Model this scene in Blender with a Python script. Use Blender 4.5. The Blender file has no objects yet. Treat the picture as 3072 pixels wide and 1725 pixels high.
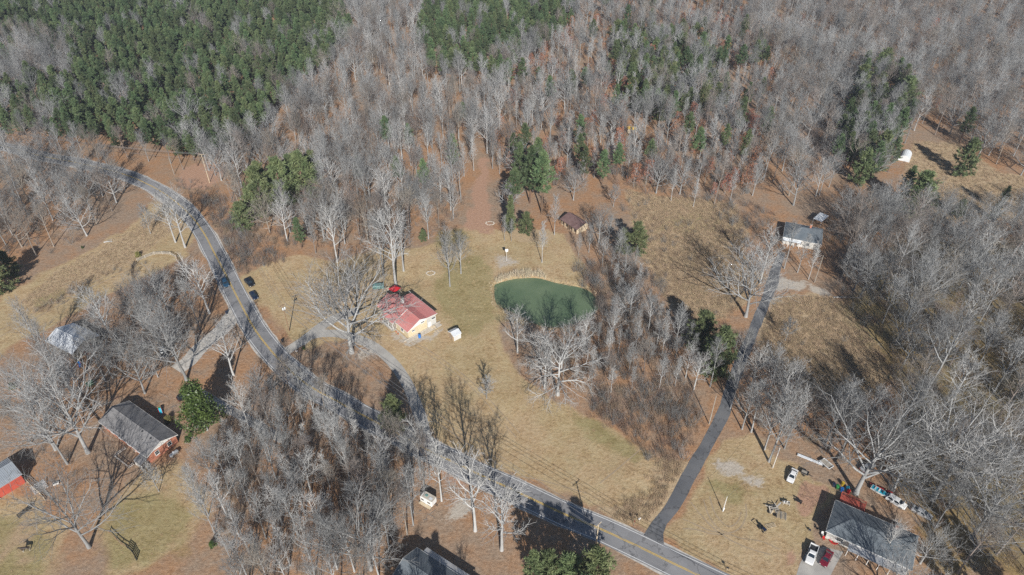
import bpy, math, random
import numpy as np
from mathutils import Vector, Matrix
R = math.radians
sc = bpy.context.scene
col = sc.collection
random.seed(11)
# ---------------------------------------------------------------- camera, sky, sun, exposure
CAM_H, PITCH, FPX = 145.0, R(37.8), 2091.0          # metres above the ground, degrees below the horizon, focal length for a 3072 px wide frame
cam = bpy.data.objects.new('camera', bpy.data.cameras.new('camera'))
col.objects.link(cam)
cam.location = (0, 0, CAM_H)
cam.rotation_euler = (math.pi/2-PITCH, 0, 0)
cam.data.sensor_width = 36.0
cam.data.lens = 36.0*FPX/3072
cam.data.clip_start = 1.0
cam.data.clip_end = 12000.0
sc.camera = cam
SUN_EL, SUN_AZ = R(30), R(172.1)                      # winter sun behind the camera, a little to its right
world = bpy.data.worlds.new('World'); sc.world = world; world.use_nodes = True
wn = world.node_tree; bg = wn.nodes['Background']
sky = wn.nodes.new('ShaderNodeTexSky'); sky.sky_type = 'NISHITA'; sky.sun_disc = False
sky.sun_elevation = SUN_EL; sky.sun_rotation = SUN_AZ; sky.air_density = 1.0; sky.dust_density = 0.3; sky.ozone_density = 3.0
wn.links.new(sky.outputs[0], bg.inputs[0]); bg.inputs[1].default_value = 0.055
sl = bpy.data.lights.new('sun', 'SUN'); sun = bpy.data.objects.new('sun', sl); col.objects.link(sun)
sl.energy = 5.0; sl.angle = R(0.53); sl.color = (1.0, 0.965, 0.915)
sd = Vector((-math.sin(SUN_AZ)*math.cos(SUN_EL), -math.cos(SUN_AZ)*math.cos(SUN_EL), -math.sin(SUN_EL)))
sun.rotation_euler = sd.to_track_quat('-Z', 'Y').to_euler()
sun.location = (60, -300, 250)
sc.view_settings.view_transform = 'Standard'; sc.view_settings.look = 'None'
sc.view_settings.exposure = 0.34; sc.view_settings.gamma = 1.0; sc.view_settings.use_curve_mapping = False
sc.render.engine = 'CYCLES'
sc.cycles.max_bounces = 5; sc.cycles.diffuse_bounces = 2; sc.cycles.glossy_bounces = 2; sc.cycles.transparent_max_bounces = 4
sc.cycles.use_denoising = False
# ---------------------------------------------------------------- geometry helpers
CS, CC = math.sin(PITCH), math.cos(PITCH)
def P(px, py, z=0.0):
    """survey point: where the line of sight through a photo pixel meets the height z"""
    u = (px-1536)/FPX; v = (py-862.5)/FPX
    zc = (CAM_H-z)/(CS+v*CC)
    return Vector((u*zc, zc*(CC-v*CS), z))
def Q(x, y, z=0.0):
    d = CAM_H-z; zc = y*CC+d*CS
    return 1536+FPX*x/zc, 862.5+FPX*(d*CC-y*CS)/zc
def tall(px, py, top):
    """height of an upright thing whose foot is at px,py and whose top is at row top"""
    Y = P(px, py).y; v = (top-862.5)/FPX
    return CAM_H-Y*(CS+v*CC)/(CC-v*CS)
def Z(x0, y0, k):                                      # a helper for points read in an enlarged crop of the photo
    return lambda x, y: (x0+x*k, y0+y*k)
class MB:
    def __init__(s): s.v = []; s.f = []
    def add(s, vs, fs):
        n = len(s.v); s.v += [tuple(p) for p in vs]; s.f += [tuple(i+n for i in f) for f in fs]; return s
    def box(s, cx, cy, cz, sx, sy, sz, rz=0.0, tx=0.0, ty=0.0):
        m = Matrix.Translation((cx, cy, cz)) @ Matrix.Rotation(rz, 4, 'Z') @ Matrix.Rotation(ty, 4, 'Y') @ Matrix.Rotation(tx, 4, 'X')
        vs = [m @ Vector((a*sx/2, b*sy/2, c*sz/2)) for a in (-1, 1) for b in (-1, 1) for c in (-1, 1)]
        return s.add(vs, [(0, 1, 3, 2), (4, 6, 7, 5), (0, 4, 5, 1), (2, 3, 7, 6), (0, 2, 6, 4), (1, 5, 7, 3)])
    def slab(s, pts, t):                               # a flat polygon given thickness t downwards along its normal
        p = [Vector(q) for q in pts]; n = (p[1]-p[0]).cross(p[2]-p[0]).normalized()
        k = len(p); vs = p+[q-n*t for q in p]
        return s.add(vs, [tuple(range(k)), tuple(range(2*k-1, k-1, -1))]+[(i, i+k, (i+1) % k+k, (i+1) % k) for i in range(k)])
    def prism(s, sect, x0, x1):                        # y-z outline swept along x
        k = len(sect); vs = [(x0, y, z) for y, z in sect]+[(x1, y, z) for y, z in sect]
        return s.add(vs, [tuple(range(k-1, -1, -1)), tuple(range(k, 2*k))]+[(i, (i+1) % k, (i+1) % k+k, i+k) for i in range(k)])
    def bar(s, a, b, w, h=None):
        a = Vector(a); b = Vector(b); d = b-a; h = h or w
        m = Matrix.Translation((a+b)/2) @ d.to_track_quat('X', 'Z').to_matrix().to_4x4()
        vs = [m @ Vector((i*d.length/2, j*w/2, k*h/2)) for i in (-1, 1) for j in (-1, 1) for k in (-1, 1)]
        return s.add(vs, [(0, 1, 3, 2), (4, 6, 7, 5), (0, 4, 5, 1), (2, 3, 7, 6), (0, 2, 6, 4), (1, 5, 7, 3)])
    def tube(s, pts, rs, n=6, cap=True):
        pts = [Vector(p) for p in pts]; rs = rs if hasattr(rs, '__len__') else [rs]*len(pts)
        vs = []; fs = []
        for i, p in enumerate(pts):
            d = (pts[min(i+1, len(pts)-1)]-pts[max(i-1, 0)]).normalized()
            a = d.orthogonal().normalized() if abs(d.z) < .99 else Vector((1, 0, 0)); b = d.cross(a).normalized(); a = b.cross(d)
            vs += [p+(a*math.cos(2*math.pi*j/n)+b*math.sin(2*math.pi*j/n))*rs[i] for j in range(n)]
        for i in range(len(pts)-1):
            fs += [(i*n+j, i*n+(j+1) % n, (i+1)*n+(j+1) % n, (i+1)*n+j) for j in range(n)]
        if cap: fs += [tuple(range(n-1, -1, -1)), tuple(range((len(pts)-1)*n, len(pts)*n))]
        return s.add(vs, fs)
    def lathe(s, prof, n=12, c=(0, 0, 0), axis='Z'):
        vs = []; fs = []
        for r, z in prof:
            for j in range(n):
                a = 2*math.pi*j/n; q = (r*math.cos(a), r*math.sin(a), z)
                if axis == 'Y': q = (q[0], q[2], q[1])
                if axis == 'X': q = (q[2], q[0], q[1])
                vs.append((q[0]+c[0], q[1]+c[1], q[2]+c[2]))
        k = len(prof)
        for i in range(k-1): fs += [(i*n+j, i*n+(j+1) % n, (i+1)*n+(j+1) % n, (i+1)*n+j) for j in range(n)]
        fs += [tuple(range(n-1, -1, -1)), tuple(range((k-1)*n, k*n))]
        return s.add(vs, fs)
    def mesh(s, name, m=None, smooth=False):
        me = bpy.data.meshes.new(name); me.from_pydata(s.v, [], s.f)
        if m: me.materials.append(m)
        if smooth: me.shade_smooth()
        me.update(); return me
    def build(s, name, m=None, parent=None, loc=None, rz=0.0, smooth=False, label=None):
        o = put(name, s.mesh(name, m, smooth), parent)
        if loc is not None: o.location = loc
        o.rotation_euler.z = rz
        if label: o['label'] = label
        return o
def put(name, me, parent=None):
    o = bpy.data.objects.new(name, me); col.objects.link(o); o.parent = parent; return o
def tag(o, label, cat, group=None):
    o['label'] = label; o['category'] = cat
    if group: o['group'] = group
    return o
def thing(name, label, cat, loc=(0, 0, 0), rz=0.0, group=None):
    o = put(name, None); o.location = loc; o.rotation_euler.z = rz
    return tag(o, label, cat, group)
def kind(o, k): o['kind'] = k; return o
def bevel(o, w=.03, n=2):
    md = o.modifiers.new('bevel', 'BEVEL'); md.width = w; md.segments = n; md.limit_method = 'ANGLE'; return o
# ---------------------------------------------------------------- materials
MATS = {}
def mat(name, c, rough=.8, var=.15, scale=1.5, metal=0.0, rnd=0.0, bump=0.0, bscale=8.0, c2=None, coords='Object', spec=.5, wave=None, coat=0.0):
    """procedural paint: base colour broken up by noise, optional second colour, per-object variation and relief"""
    if name in MATS: return MATS[name]
    m = bpy.data.materials.new(name); m.use_nodes = True; nt = m.node_tree; N = nt.nodes; Lk = nt.links
    b = N['Principled BSDF']; b.inputs['Roughness'].default_value = rough; b.inputs['Metallic'].default_value = metal
    b.inputs['Specular IOR Level'].default_value = spec; b.inputs['Coat Weight'].default_value = coat
    tc = N.new('ShaderNodeTexCoord'); no = N.new('ShaderNodeTexNoise'); no.inputs['Scale'].default_value = scale; no.inputs['Detail'].default_value = 5
    Lk.new(tc.outputs[coords], no.inputs['Vector'])
    rp = N.new('ShaderNodeValToRGB'); Lk.new(no.outputs[0], rp.inputs[0])
    rp.color_ramp.elements[0].position = .3; rp.color_ramp.elements[1].position = .7
    d = c2 or tuple(x*(1+var) for x in c)
    rp.color_ramp.elements[0].color = tuple(x*(1-var) for x in c)+(1,) if not c2 else tuple(c)+(1,)
    rp.color_ramp.elements[1].color = tuple(d)+(1,)
    out = rp.outputs[0]
    if rnd:
        oi = N.new('ShaderNodeObjectInfo'); hs = N.new('ShaderNodeHueSaturation')
        mr = N.new('ShaderNodeMapRange'); mr.inputs[3].default_value = 1-rnd; mr.inputs[4].default_value = 1+rnd
        Lk.new(oi.outputs['Random'], mr.inputs[0]); Lk.new(mr.outputs[0], hs.inputs['Value'])
        ml = N.new('ShaderNodeMath'); ml.operation = 'MULTIPLY'; ml.inputs[1].default_value = 7.3; Lk.new(oi.outputs['Random'], ml.inputs[0])
        fr = N.new('ShaderNodeMath'); fr.operation = 'FRACT'; Lk.new(ml.outputs[0], fr.inputs[0])
        m2 = N.new('ShaderNodeMapRange'); m2.inputs[3].default_value = .5-rnd*.07; m2.inputs[4].default_value = .5+rnd*.07
        Lk.new(fr.outputs[0], m2.inputs[0]); Lk.new(m2.outputs[0], hs.inputs['Hue'])
        Lk.new(out, hs.inputs['Color']); out = hs.outputs[0]
    Lk.new(out, b.inputs['Base Color'])
    if bump or wave:
        bp = N.new('ShaderNodeBump'); bp.inputs['Strength'].default_value = bump or .5; bp.inputs['Distance'].default_value = .05
        if wave:
            w = N.new('ShaderNodeTexWave'); w.bands_direction = wave[0]; w.wave_profile = 'SAW'; w.inputs['Scale'].default_value = wave[1]
            Lk.new(tc.outputs[coords], w.inputs['Vector']); Lk.new(w.outputs['Fac'], bp.inputs['Height'])
        else:
            n2 = N.new('ShaderNodeTexNoise'); n2.inputs['Scale'].default_value = bscale; n2.inputs['Detail'].default_value = 4
            Lk.new(tc.outputs[coords], n2.inputs['Vector']); Lk.new(n2.outputs[0], bp.inputs['Height'])
        Lk.new(bp.outputs[0], b.inputs['Normal'])
    MATS[name] = m; return m
def worn_asphalt(name, c, c2):
    m = mat(name, c, .85, c2=c2, scale=.16, bump=.25, bscale=14); nt = m.node_tree; N = nt.nodes; b = N['Principled BSDF']; src = b.inputs['Base Color'].links[0].from_socket
    tc = N.new('ShaderNodeTexCoord'); vo = N.new('ShaderNodeTexVoronoi'); vo.feature = 'DISTANCE_TO_EDGE'; vo.inputs['Scale'].default_value = .16; no = N.new('ShaderNodeTexNoise'); no.inputs['Scale'].default_value = .7
    ad = N.new('ShaderNodeVectorMath'); nt.links.new(tc.outputs['Object'], ad.inputs[0]); sc_ = N.new('ShaderNodeVectorMath'); sc_.operation = 'SCALE'; sc_.inputs[3].default_value = 3.0; nt.links.new(tc.outputs['Object'], no.inputs['Vector']); nt.links.new(no.outputs['Color'], sc_.inputs[0]); nt.links.new(sc_.outputs[0], ad.inputs[1]); nt.links.new(ad.outputs[0], vo.inputs['Vector'])
    mr = N.new('ShaderNodeMapRange'); mr.inputs[1].default_value = .0; mr.inputs[2].default_value = .03; mr.inputs[3].default_value = .55; mr.inputs[4].default_value = 1.0; nt.links.new(vo.outputs['Distance'], mr.inputs[0])
    v2 = N.new('ShaderNodeTexVoronoi'); v2.inputs['Scale'].default_value = .11; nt.links.new(ad.outputs[0], v2.inputs['Vector']); m2 = N.new('ShaderNodeMapRange'); m2.inputs[3].default_value = .84; m2.inputs[4].default_value = 1.1; nt.links.new(v2.outputs['Color'], m2.inputs[0])
    mu = N.new('ShaderNodeMath'); mu.operation = 'MULTIPLY'; nt.links.new(mr.outputs[0], mu.inputs[0]); nt.links.new(m2.outputs[0], mu.inputs[1])
    hs = N.new('ShaderNodeHueSaturation'); nt.links.new(mu.outputs[0], hs.inputs['Value']); nt.links.new(src, hs.inputs['Color']); nt.links.new(hs.outputs[0], b.inputs['Base Color'])
def M(n): return MATS[n]
mat('bark', (.225, .226, .222), .9, c2=(.385, .386, .378), scale=.35, rnd=.34)
mat('bark_brown', (.18, .15, .125), .9, c2=(.30, .26, .225), scale=.35, rnd=.3)
mat('twig', (.155, .156, .152), .9, c2=(.25, .252, .248), scale=.3, rnd=.3)
mat('twig_pale', (.22, .212, .205), .9, c2=(.34, .33, .318), scale=.3, rnd=.2)
mat('bark_pale', (.345, .343, .33), .9, c2=(.50, .498, .485), scale=.35, rnd=.18)
mat('bark_pine', (.16, .10, .07), .9, var=.25, rnd=.2)
mat('needles', (.048, .085, .036), .7, c2=(.125, .168, .07), scale=.5, rnd=.34)
mat('needles_cedar', (.07, .105, .042), .7, c2=(.165, .19, .08), scale=.6, rnd=.25)
mat('leaf_gloss', (.026, .056, .012), .5, c2=(.10, .15, .032), scale=.8, rnd=.1)
mat('leaf_russet', (.26, .10, .05), .8, c2=(.42, .19, .09), scale=.6, rnd=.25)
mat('leaf_olive', (.13, .13, .04), .8, c2=(.24, .21, .07), scale=.6, rnd=.2)
mat('brush', (.20, .14, .10), .9, c2=(.36, .27, .20), scale=.2, rnd=.3)
mat('grass_gold', (.35, .255, .155), .9, c2=(.51, .395, .265), scale=.2, rnd=.18)
mat('reed', (.52, .43, .29), .9, c2=(.68, .60, .46), scale=.3, rnd=.2)
worn_asphalt('asphalt', (.20, .20, .205), (.29, .285, .285))
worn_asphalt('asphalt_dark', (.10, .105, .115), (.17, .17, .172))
mat('concrete', (.32, .305, .28), .85, c2=(.45, .43, .39), scale=.35, bump=.2, bscale=6)
mat('gravel', (.36, .33, .29), .95, c2=(.58, .55, .50), scale=1.2, bump=.5, bscale=9)
mat('line_white', (.70, .70, .68), .7, var=.1, scale=2)
mat('line_yellow', (.66, .43, .06), .7, var=.2, scale=2)
mat('white_paint', (.74, .73, .70), .6, var=.06, scale=.8)
mat('white_metal', (.66, .69, .71), .4, c2=(.78, .80, .81), scale=.4, metal=.0)
mat('tin', (.56, .585, .61), .4, c2=(.72, .74, .755), scale=.35, metal=.1)
mat('tin_rust', (.40, .43, .46), .45, c2=(.50, .46, .42), scale=.5, metal=.3)
mat('roof_red', (.47, .175, .16), .5, c2=(.585, .26, .24), scale=.3)
mat('canopy_red', (.62, .02, .03), .6, var=.1)
mat('shingle_grey', (.155, .15, .15), .9, c2=(.235, .23, .23), scale=.8, bump=.3, wave=('Y', 1.6))
mat('shingle_slate', (.10, .122, .14), .9, c2=(.16, .182, .20), scale=.6, bump=.3, wave=('Y', 1.6))
mat('shingle_brown', (.13, .075, .07), .9, c2=(.20, .125, .115), scale=.6, bump=.3, wave=('Y', 1.6))
mat('siding_cream', (.60, .50, .32), .7, c2=(.70, .60, .42), scale=.5, bump=.4, wave=('Z', 2.2))
mat('siding_white', (.56, .55, .51), .7, var=.1, scale=.5, bump=.4, wave=('Z', 2.2))
mat('tin_blue', (.30, .335, .37), .4, c2=(.40, .43, .46), scale=.4, metal=.2)
mat('brick_red', (.40, .155, .095), .85, c2=(.50, .215, .14), scale=3, bump=.3, bscale=10)
mat('barn_red', (.40, .065, .04), .7, c2=(.50, .095, .06), scale=.8)
mat('deck_red', (.34, .07, .045), .7, c2=(.42, .10, .07), scale=1.2)
mat('wood_grey', (.27, .24, .20), .85, c2=(.38, .35, .30), scale=1.5)
mat('wood_pale', (.52, .42, .28), .8, c2=(.62, .52, .38), scale=1.5)
mat('wood_brown', (.20, .12, .07), .85, c2=(.28, .18, .11), scale=1.5)
mat('wood_dark', (.08, .06, .05), .85, c2=(.13, .10, .08), scale=1.5)
mat('stone', (.40, .36, .30), .9, c2=(.56, .51, .44), scale=2, bump=.3)
mat('glass', (.03, .04, .05), .08, var=.1, spec=.8)
mat('glass_car', (.02, .03, .04), .06, var=.1, spec=.9)
mat('rubber', (.02, .02, .02), .8, var=.2)
mat('rim', (.45, .45, .46), .35, var=.1, metal=.7)
mat('car_white', (.74, .74, .73), .25, var=.03, coat=.6)
mat('car_silver', (.50, .51, .52), .3, var=.04, metal=.4, coat=.5)
mat('car_navy', (.012, .022, .05), .22, var=.1, coat=.8)
mat('car_black', (.012, .013, .016), .22, var=.1, coat=.8)
mat('car_blue', (.02, .07, .13), .25, var=.1, coat=.8)
mat('car_maroon', (.16, .012, .025), .25, var=.1, coat=.8)
mat('lamp_clear', (.6, .6, .6), .15, var=.05)
mat('lamp_red', (.35, .01, .01), .2, var=.05)
mat('plastic_blue', (.02, .17, .52), .4, var=.12)
mat('plastic_cyan', (.03, .42, .58), .4, var=.12)
mat('plastic_red', (.52, .02, .02), .4, var=.12)
mat('plastic_green', (.03, .22, .06), .4, var=.12)
mat('plastic_yellow', (.62, .42, .04), .4, var=.12)
mat('plastic_black', (.02, .022, .026), .5, var=.15)
mat('teal_tarp', (.10, .22, .21), .6, c2=(.16, .30, .28), scale=1)
mat('steel_dark', (.06, .065, .07), .45, var=.15, metal=.5)
mat('wire', (.30, .30, .30), .5, var=.1, metal=.3)
mat('terracotta', (.50, .16, .09), .8, var=.15)
mat('grass_lawn', (.33, .235, .125), .95, c2=(.54, .43, .27), scale=.05, rnd=.3)
mat('track', (.29, .225, .15), .95, c2=(.39, .30, .20), scale=.6)
mat('horse_coat', (.035, .025, .022), .6, c2=(.06, .04, .03), scale=2)
mat('horse_pale', (.62, .58, .52), .7, var=.08)
# ---------------------------------------------------------------- the ground and its cover
def W2(poly): return np.array([P(x, y).to_tuple()[:2] for x, y in poly])
def sdist(pts, poly):
    """signed distance (positive inside) of points to a polygon, both in metres on the ground"""
    a = poly; b = np.roll(poly, -1, 0); best = np.full(len(pts), 1e9); ins = np.zeros(len(pts), bool)
    for (x0, y0), (x1, y1) in zip(a, b):
        dx, dy = x1-x0, y1-y0; L2 = dx*dx+dy*dy+1e-9
        t = np.clip(((pts[:, 0]-x0)*dx+(pts[:, 1]-y0)*dy)/L2, 0, 1)
        best = np.minimum(best, np.hypot(pts[:, 0]-x0-t*dx, pts[:, 1]-y0-t*dy))
        c = ((y0 > pts[:, 1]) != (y1 > pts[:, 1])) & (pts[:, 0] < dx*(pts[:, 1]-y0)/(dy if dy else 1e-9)+x0)
        ins ^= c
    return np.where(ins, best, -best)
def spline(pts, step=2.0):
    p = [np.array(q[:2], float) for q in pts]; p = [2*p[0]-p[1]]+p+[2*p[-1]-p[-2]]; out = []
    for i in range(1, len(p)-2):
        n = max(2, int(np.linalg.norm(p[i+1]-p[i])/step))
        for k in range(n):
            t = k/n
            out.append(.5*((2*p[i])+(-p[i-1]+p[i+1])*t+(2*p[i-1]-5*p[i]+4*p[i+1]-p[i+2])*t*t+(-p[i-1]+3*p[i]-3*p[i+1]+p[i+2])*t**3))
    out.append(p[-2]); return np.array(out)
def normals(c):
    d = np.gradient(c, axis=0); d /= np.linalg.norm(d, axis=1)[:, None]+1e-9
    return np.stack([-d[:, 1], d[:, 0]], 1)
r5 = Z(1024, 560, .4149)
POND = [r5(*q) for q in [(1112, 705), (1150, 690), (1200, 675), (1250, 665), (1300, 660), (1380, 656), (1450, 664), (1540, 690), (1640, 708), (1740, 730), (1800, 760), (1838, 810), (1850, 870), (1800, 930), (1700, 975), (1600, 1000), (1480, 1000), (1380, 970), (1280, 915), (1200, 880), (1138, 850), (1114, 790)]]
POND_W = spline([tuple(q) for q in W2(POND)]+[tuple(W2(POND)[0])], 1.5)[:-1]
LAWN = [([(700, 850), (790, 790), (900, 765), (1010, 790), (1120, 745), (1230, 750), (1330, 725), (1400, 680), (1500, 690), (1600, 700), (1690, 700), (1760, 830), (1790, 900), (1700, 1000), (1500, 960), (1510, 1040), (1550, 1120), (1630, 1190), (1740, 1245), (1830, 1280), (1970, 1375), (1985, 1400), (1950, 1470), (1860, 1520), (1780, 1510), (1600, 1450), (1440, 1385), (1300, 1310), (1230, 1180), (1150, 1070), (1040, 1015), (920, 1050), (860, 1000), (790, 930)], 3),
        ([(1990, 1605), (2080, 1480), (2170, 1330), (2260, 1310), (2400, 1410), (2500, 1480), (2450, 1560), (2420, 1640), (2380, 1740), (2250, 1750), (2100, 1680)], 3),
        ([(1880, 1575), (1960, 1490), (2080, 1400), (2095, 1405), (2000, 1530), (1960, 1590)], 2),
        ([(300, 1570), (430, 1410), (540, 1380), (620, 1490), (590, 1600), (480, 1690), (350, 1740), (300, 1650)], 5), ([(-60, 1480), (100, 1480), (190, 1560), (160, 1740), (-60, 1760)], 5),
        ([(0, 880), (200, 790), (380, 690), (470, 600), (600, 640), (560, 770), (420, 840), (300, 890), (180, 970), (60, 1020), (-40, 1100)], 4)]
GOLD = [([(1880, 570), (1960, 590), (2200, 610), (2240, 680), (2230, 760), (2290, 830), (2250, 900), (2130, 970), (2030, 930), (1960, 840), (1930, 740), (1900, 680)], 5),
        ([(2280, 950), (2310, 890), (2480, 885), (2530, 910), (2610, 1000), (2660, 1100), (2640, 1190), (2480, 1185), (2330, 1095), (2270, 1030)], 5),
        ([(2740, 425), (2870, 430), (3000, 520), (3300, 560), (3300, 680), (3000, 655), (2880, 665), (2760, 650), (2710, 560)], 6),
        ([(60, 905), (180, 810), (340, 725), (470, 640), (520, 690), (400, 785), (250, 855), (120, 940)], 4),
        ([(1990, 1370), (2070, 1390), (2085, 1420), (1970, 1555), (1870, 1570), (1800, 1530), (1850, 1515), (1950, 1480)], 2),
        ([(1500, 690), (1640, 690), (1660, 720), (1560, 725)], 3)]
GREEN = [([(2520, 920), (2700, 720), (3300, 720), (3300, 1780), (2840, 1700), (2680, 1450), (2720, 1200)], 12), ([(280, 1580), (440, 1480), (600, 1520), (560, 1640), (360, 1720)], 8), ([(-60, 1600), (120, 1580), (170, 1740), (-60, 1760)], 6), ([(1320, 790), (1450, 760), (1490, 850), (1480, 970), (1380, 1010), (1300, 900)], 7), ([(2120, 1450), (2220, 1440), (2260, 1480), (2180, 1510)], 4), ([(-60, 1690), (60, 1640), (110, 1660), (40, 1730), (-60, 1780)], 2.5), ([(-60, 1560), (60, 1560), (60, 1640), (-60, 1650)], 4),
         ([(1990, 650), (2120, 640), (2190, 670), (2080, 700), (1980, 690)], 5), ([(420, 1560), (470, 1555), (475, 1600), (430, 1605)], 2.5), ([(1700, 1240), (1790, 1260), (1960, 1370), (1900, 1380), (1780, 1310)], 4), ([(100, 900), (180, 860), (200, 880), (120, 930)], 2), ([(1290, 690), (1390, 690), (1420, 720), (1320, 740)], 4)]
RED = [([(2385, 1480), (2420, 1440), (2460, 1455), (2475, 1490), (2440, 1545), (2400, 1535)], 2), ([(1395, 690), (1420, 560), (1450, 470), (1470, 480), (1460, 560), (1480, 700)], 4), ([(540, 500), (640, 480), (680, 520), (620, 570), (540, 560)], 4), ([(2340, 1650), (2380, 1640), (2390, 1670), (2340, 1690)], 1.5), ([(1320, 1390), (1380, 1420), (1420, 1450), (1330, 1450)], 3), ([(330, 1190), (350, 1180), (360, 1195), (330, 1205)], 1)]
PALE = [([(2335, 838), (2410, 845), (2420, 868), (2350, 872), (2325, 868)], 2), ([(2155, 1375), (2200, 1380), (2245, 1410), (2230, 1430), (2170, 1420)], 2.5), ([(2220, 1430), (2290, 1420), (2300, 1450), (2240, 1450)], 2), ([(1330, 1560), (1350, 1530), (1380, 1480), (1410, 1490), (1400, 1550), (1350, 1580)], 3), ([(1170, 1000), (1190, 1010), (1235, 1025), (1300, 1010), (1330, 985), (1340, 1000), (1240, 1045), (1180, 1025)], 1.2), ([(2420, 850), (2480, 870), (2500, 890), (2440, 880)], 2), ([(560, 1165), (600, 1165), (605, 1180), (575, 1185)], 1.5), ([(840, 1150), (900, 1160), (960, 1225), (900, 1190)], 1.5), ([(1060, 1040), (1130, 1060), (1090, 1080)], 3), ([(1490, 770), (1530, 770), (1560, 790), (1500, 800)], 4)]
PATHS = [[(-8, 1700), (40, 1640), (62, 1540), (65, 1545), (70, 1620), (78, 1670), (92, 1690)], [(62, 1540), (75, 1570), (90, 1580)], [(62, 1545), (46, 1590), (20, 1660)]]
def build_ground():
    pw = POND_W; x0, y0 = pw.min(0)-6; x1, y1 = pw.max(0)+6
    xs = np.unique(np.round(np.concatenate([np.linspace(-4000, -260, 24), np.arange(-260, 300, 1.7), np.linspace(300, 4000, 24), np.arange(x0, x1, .85)]), 3))
    ys = np.unique(np.round(np.concatenate([np.linspace(-600, 55, 14), np.arange(55, 330, 1.5), np.arange(330, 560, 4), np.linspace(560, 9000, 40), np.arange(y0, y1, .75)]), 3))
    X, Y = np.meshgrid(xs, ys); pts = np.stack([X.ravel(), Y.ravel()], 1); n = len(pts)
    z = np.zeros(n); near = (pts[:, 0] > x0-2) & (pts[:, 0] < x1+2) & (pts[:, 1] > y0-2) & (pts[:, 1] < y1+2)
    d = sdist(pts[near], pw); z[near] = -np.clip((d+1.3)*.42, 0, 1.3)
    rng = np.random.RandomState(5)
    wx = sum(np.sin(pts[:, 0]*f*math.cos(a)+pts[:, 1]*f*math.sin(a)+p)/(1+i*.35) for i, (f, a, p) in enumerate(zip(rng.uniform(.12, .9, 9), rng.uniform(0, 6.28, 9), rng.uniform(0, 6.28, 9))))
    wy = sum(np.sin(pts[:, 0]*f*math.cos(a)+pts[:, 1]*f*math.sin(a)+p)/(1+i*.35) for i, (f, a, p) in enumerate(zip(rng.uniform(.12, .9, 9), rng.uniform(0, 6.28, 9), rng.uniform(0, 6.28, 9))))
    wp = pts+np.stack([wx, wy], 1)*.55
    def w(zones):
        o = np.zeros(n)
        for poly, soft in zones:
            q = W2(poly); lo = q.min(0)-12; hi = q.max(0)+12
            k = (wp[:, 0] > lo[0]) & (wp[:, 0] < hi[0]) & (wp[:, 1] > lo[1]) & (wp[:, 1] < hi[1])
            t = np.clip(sdist(wp[k], q)/(2*soft)+.5, 0, 1); o[k] = np.maximum(o[k], t*t*(3-2*t))
        return o
    path = np.zeros(n)
    for p in PATHS:
        c = spline([tuple(q) for q in W2(p)], 1.0)
        k = np.where((np.abs(pts[:, 0]-c[:, 0].mean()) < 25) & (np.abs(pts[:, 1]-c[:, 1].mean()) < 30))[0]
        dd = np.min(np.hypot(wp[k][:, None, 0]-c[None, :, 0], wp[k][:, None, 1]-c[None, :, 1]), 1); path[k] = np.maximum(path[k], np.clip(1.25-dd/.9, 0, 1))
    za = np.stack([1-w(LAWN), w(GOLD), w(GREEN), w(RED)], 1); zb = np.stack([w(PALE), path, z < -.55, np.ones(n)], 1)
    me = bpy.data.meshes.new('ground'); nx, ny = len(xs), len(ys)
    idx = np.arange(n).reshape(ny, nx); q = np.stack([idx[:-1, :-1], idx[:-1, 1:], idx[1:, 1:], idx[1:, :-1]], -1).reshape(-1, 4)
    me.vertices.add(n); me.vertices.foreach_set('co', np.stack([pts[:, 0], pts[:, 1], z], 1).ravel())
    me.loops.add(q.size); me.loops.foreach_set('vertex_index', q.ravel().astype(np.int32))
    me.polygons.add(len(q)); me.polygons.foreach_set('loop_start', np.arange(0, q.size, 4, dtype=np.int32))
    me.update(calc_edges=True); me.shade_smooth()
    for nm, arr in (('cover', za), ('cover_more', zb)):
        at = me.attributes.new(nm, 'FLOAT_COLOR', 'POINT'); at.data.foreach_set('color', arr.astype(np.float32).ravel())
    m = bpy.data.materials.new('ground'); m.use_nodes = True; nt = m.node_tree; N = nt.nodes; Lk = nt.links
    b = N['Principled BSDF']; b.inputs['Roughness'].default_value = .95; b.inputs['Specular IOR Level'].default_value = .15
    tc = N.new('ShaderNodeTexCoord')
    def noise(s, d=5, r=.6):
        t = N.new('ShaderNodeTexNoise'); t.inputs['Scale'].default_value = s; t.inputs['Detail'].default_value = d; t.inputs['Roughness'].default_value = r
        Lk.new(tc.outputs['Object'], t.inputs['Vector']); return t.outputs[0]
    def ramp(f, *st):
        t = N.new('ShaderNodeValToRGB'); Lk.new(f, t.inputs[0]); e = t.color_ramp.elements
        while len(e) < len(st): e.new(.5)
        for k, (p, c) in enumerate(st): e[k].position = p; e[k].color = tuple(c)+(1,)
        return t.outputs[0]
    def mixc(f, a, c):
        t = N.new('ShaderNodeMix'); t.data_type = 'RGBA'; Lk.new(f, t.inputs[0]); Lk.new(a, t.inputs[6]); Lk.new(c, t.inputs[7]); return t.outputs[2]
    def math2(op, a, c):
        t = N.new('ShaderNodeMath'); t.operation = op
        for i, q in enumerate((a, c)):
            if isinstance(q, (int, float)): t.inputs[i].default_value = q
            else: Lk.new(q, t.inputs[i])
        return t.outputs[0]
    def sharp(wt, nz, k=.55):                            # a noisy edge: weight + (noise-.5)*k pushed through a step
        s = math2('ADD', wt, math2('MULTIPLY', math2('SUBTRACT', nz, .5), k*2))
        t = N.new('ShaderNodeMapRange'); t.interpolation_type = 'SMOOTHSTEP'; t.inputs[1].default_value = .3; t.inputs[2].default_value = .7; Lk.new(s, t.inputs[0]); return t.outputs[0]
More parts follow.
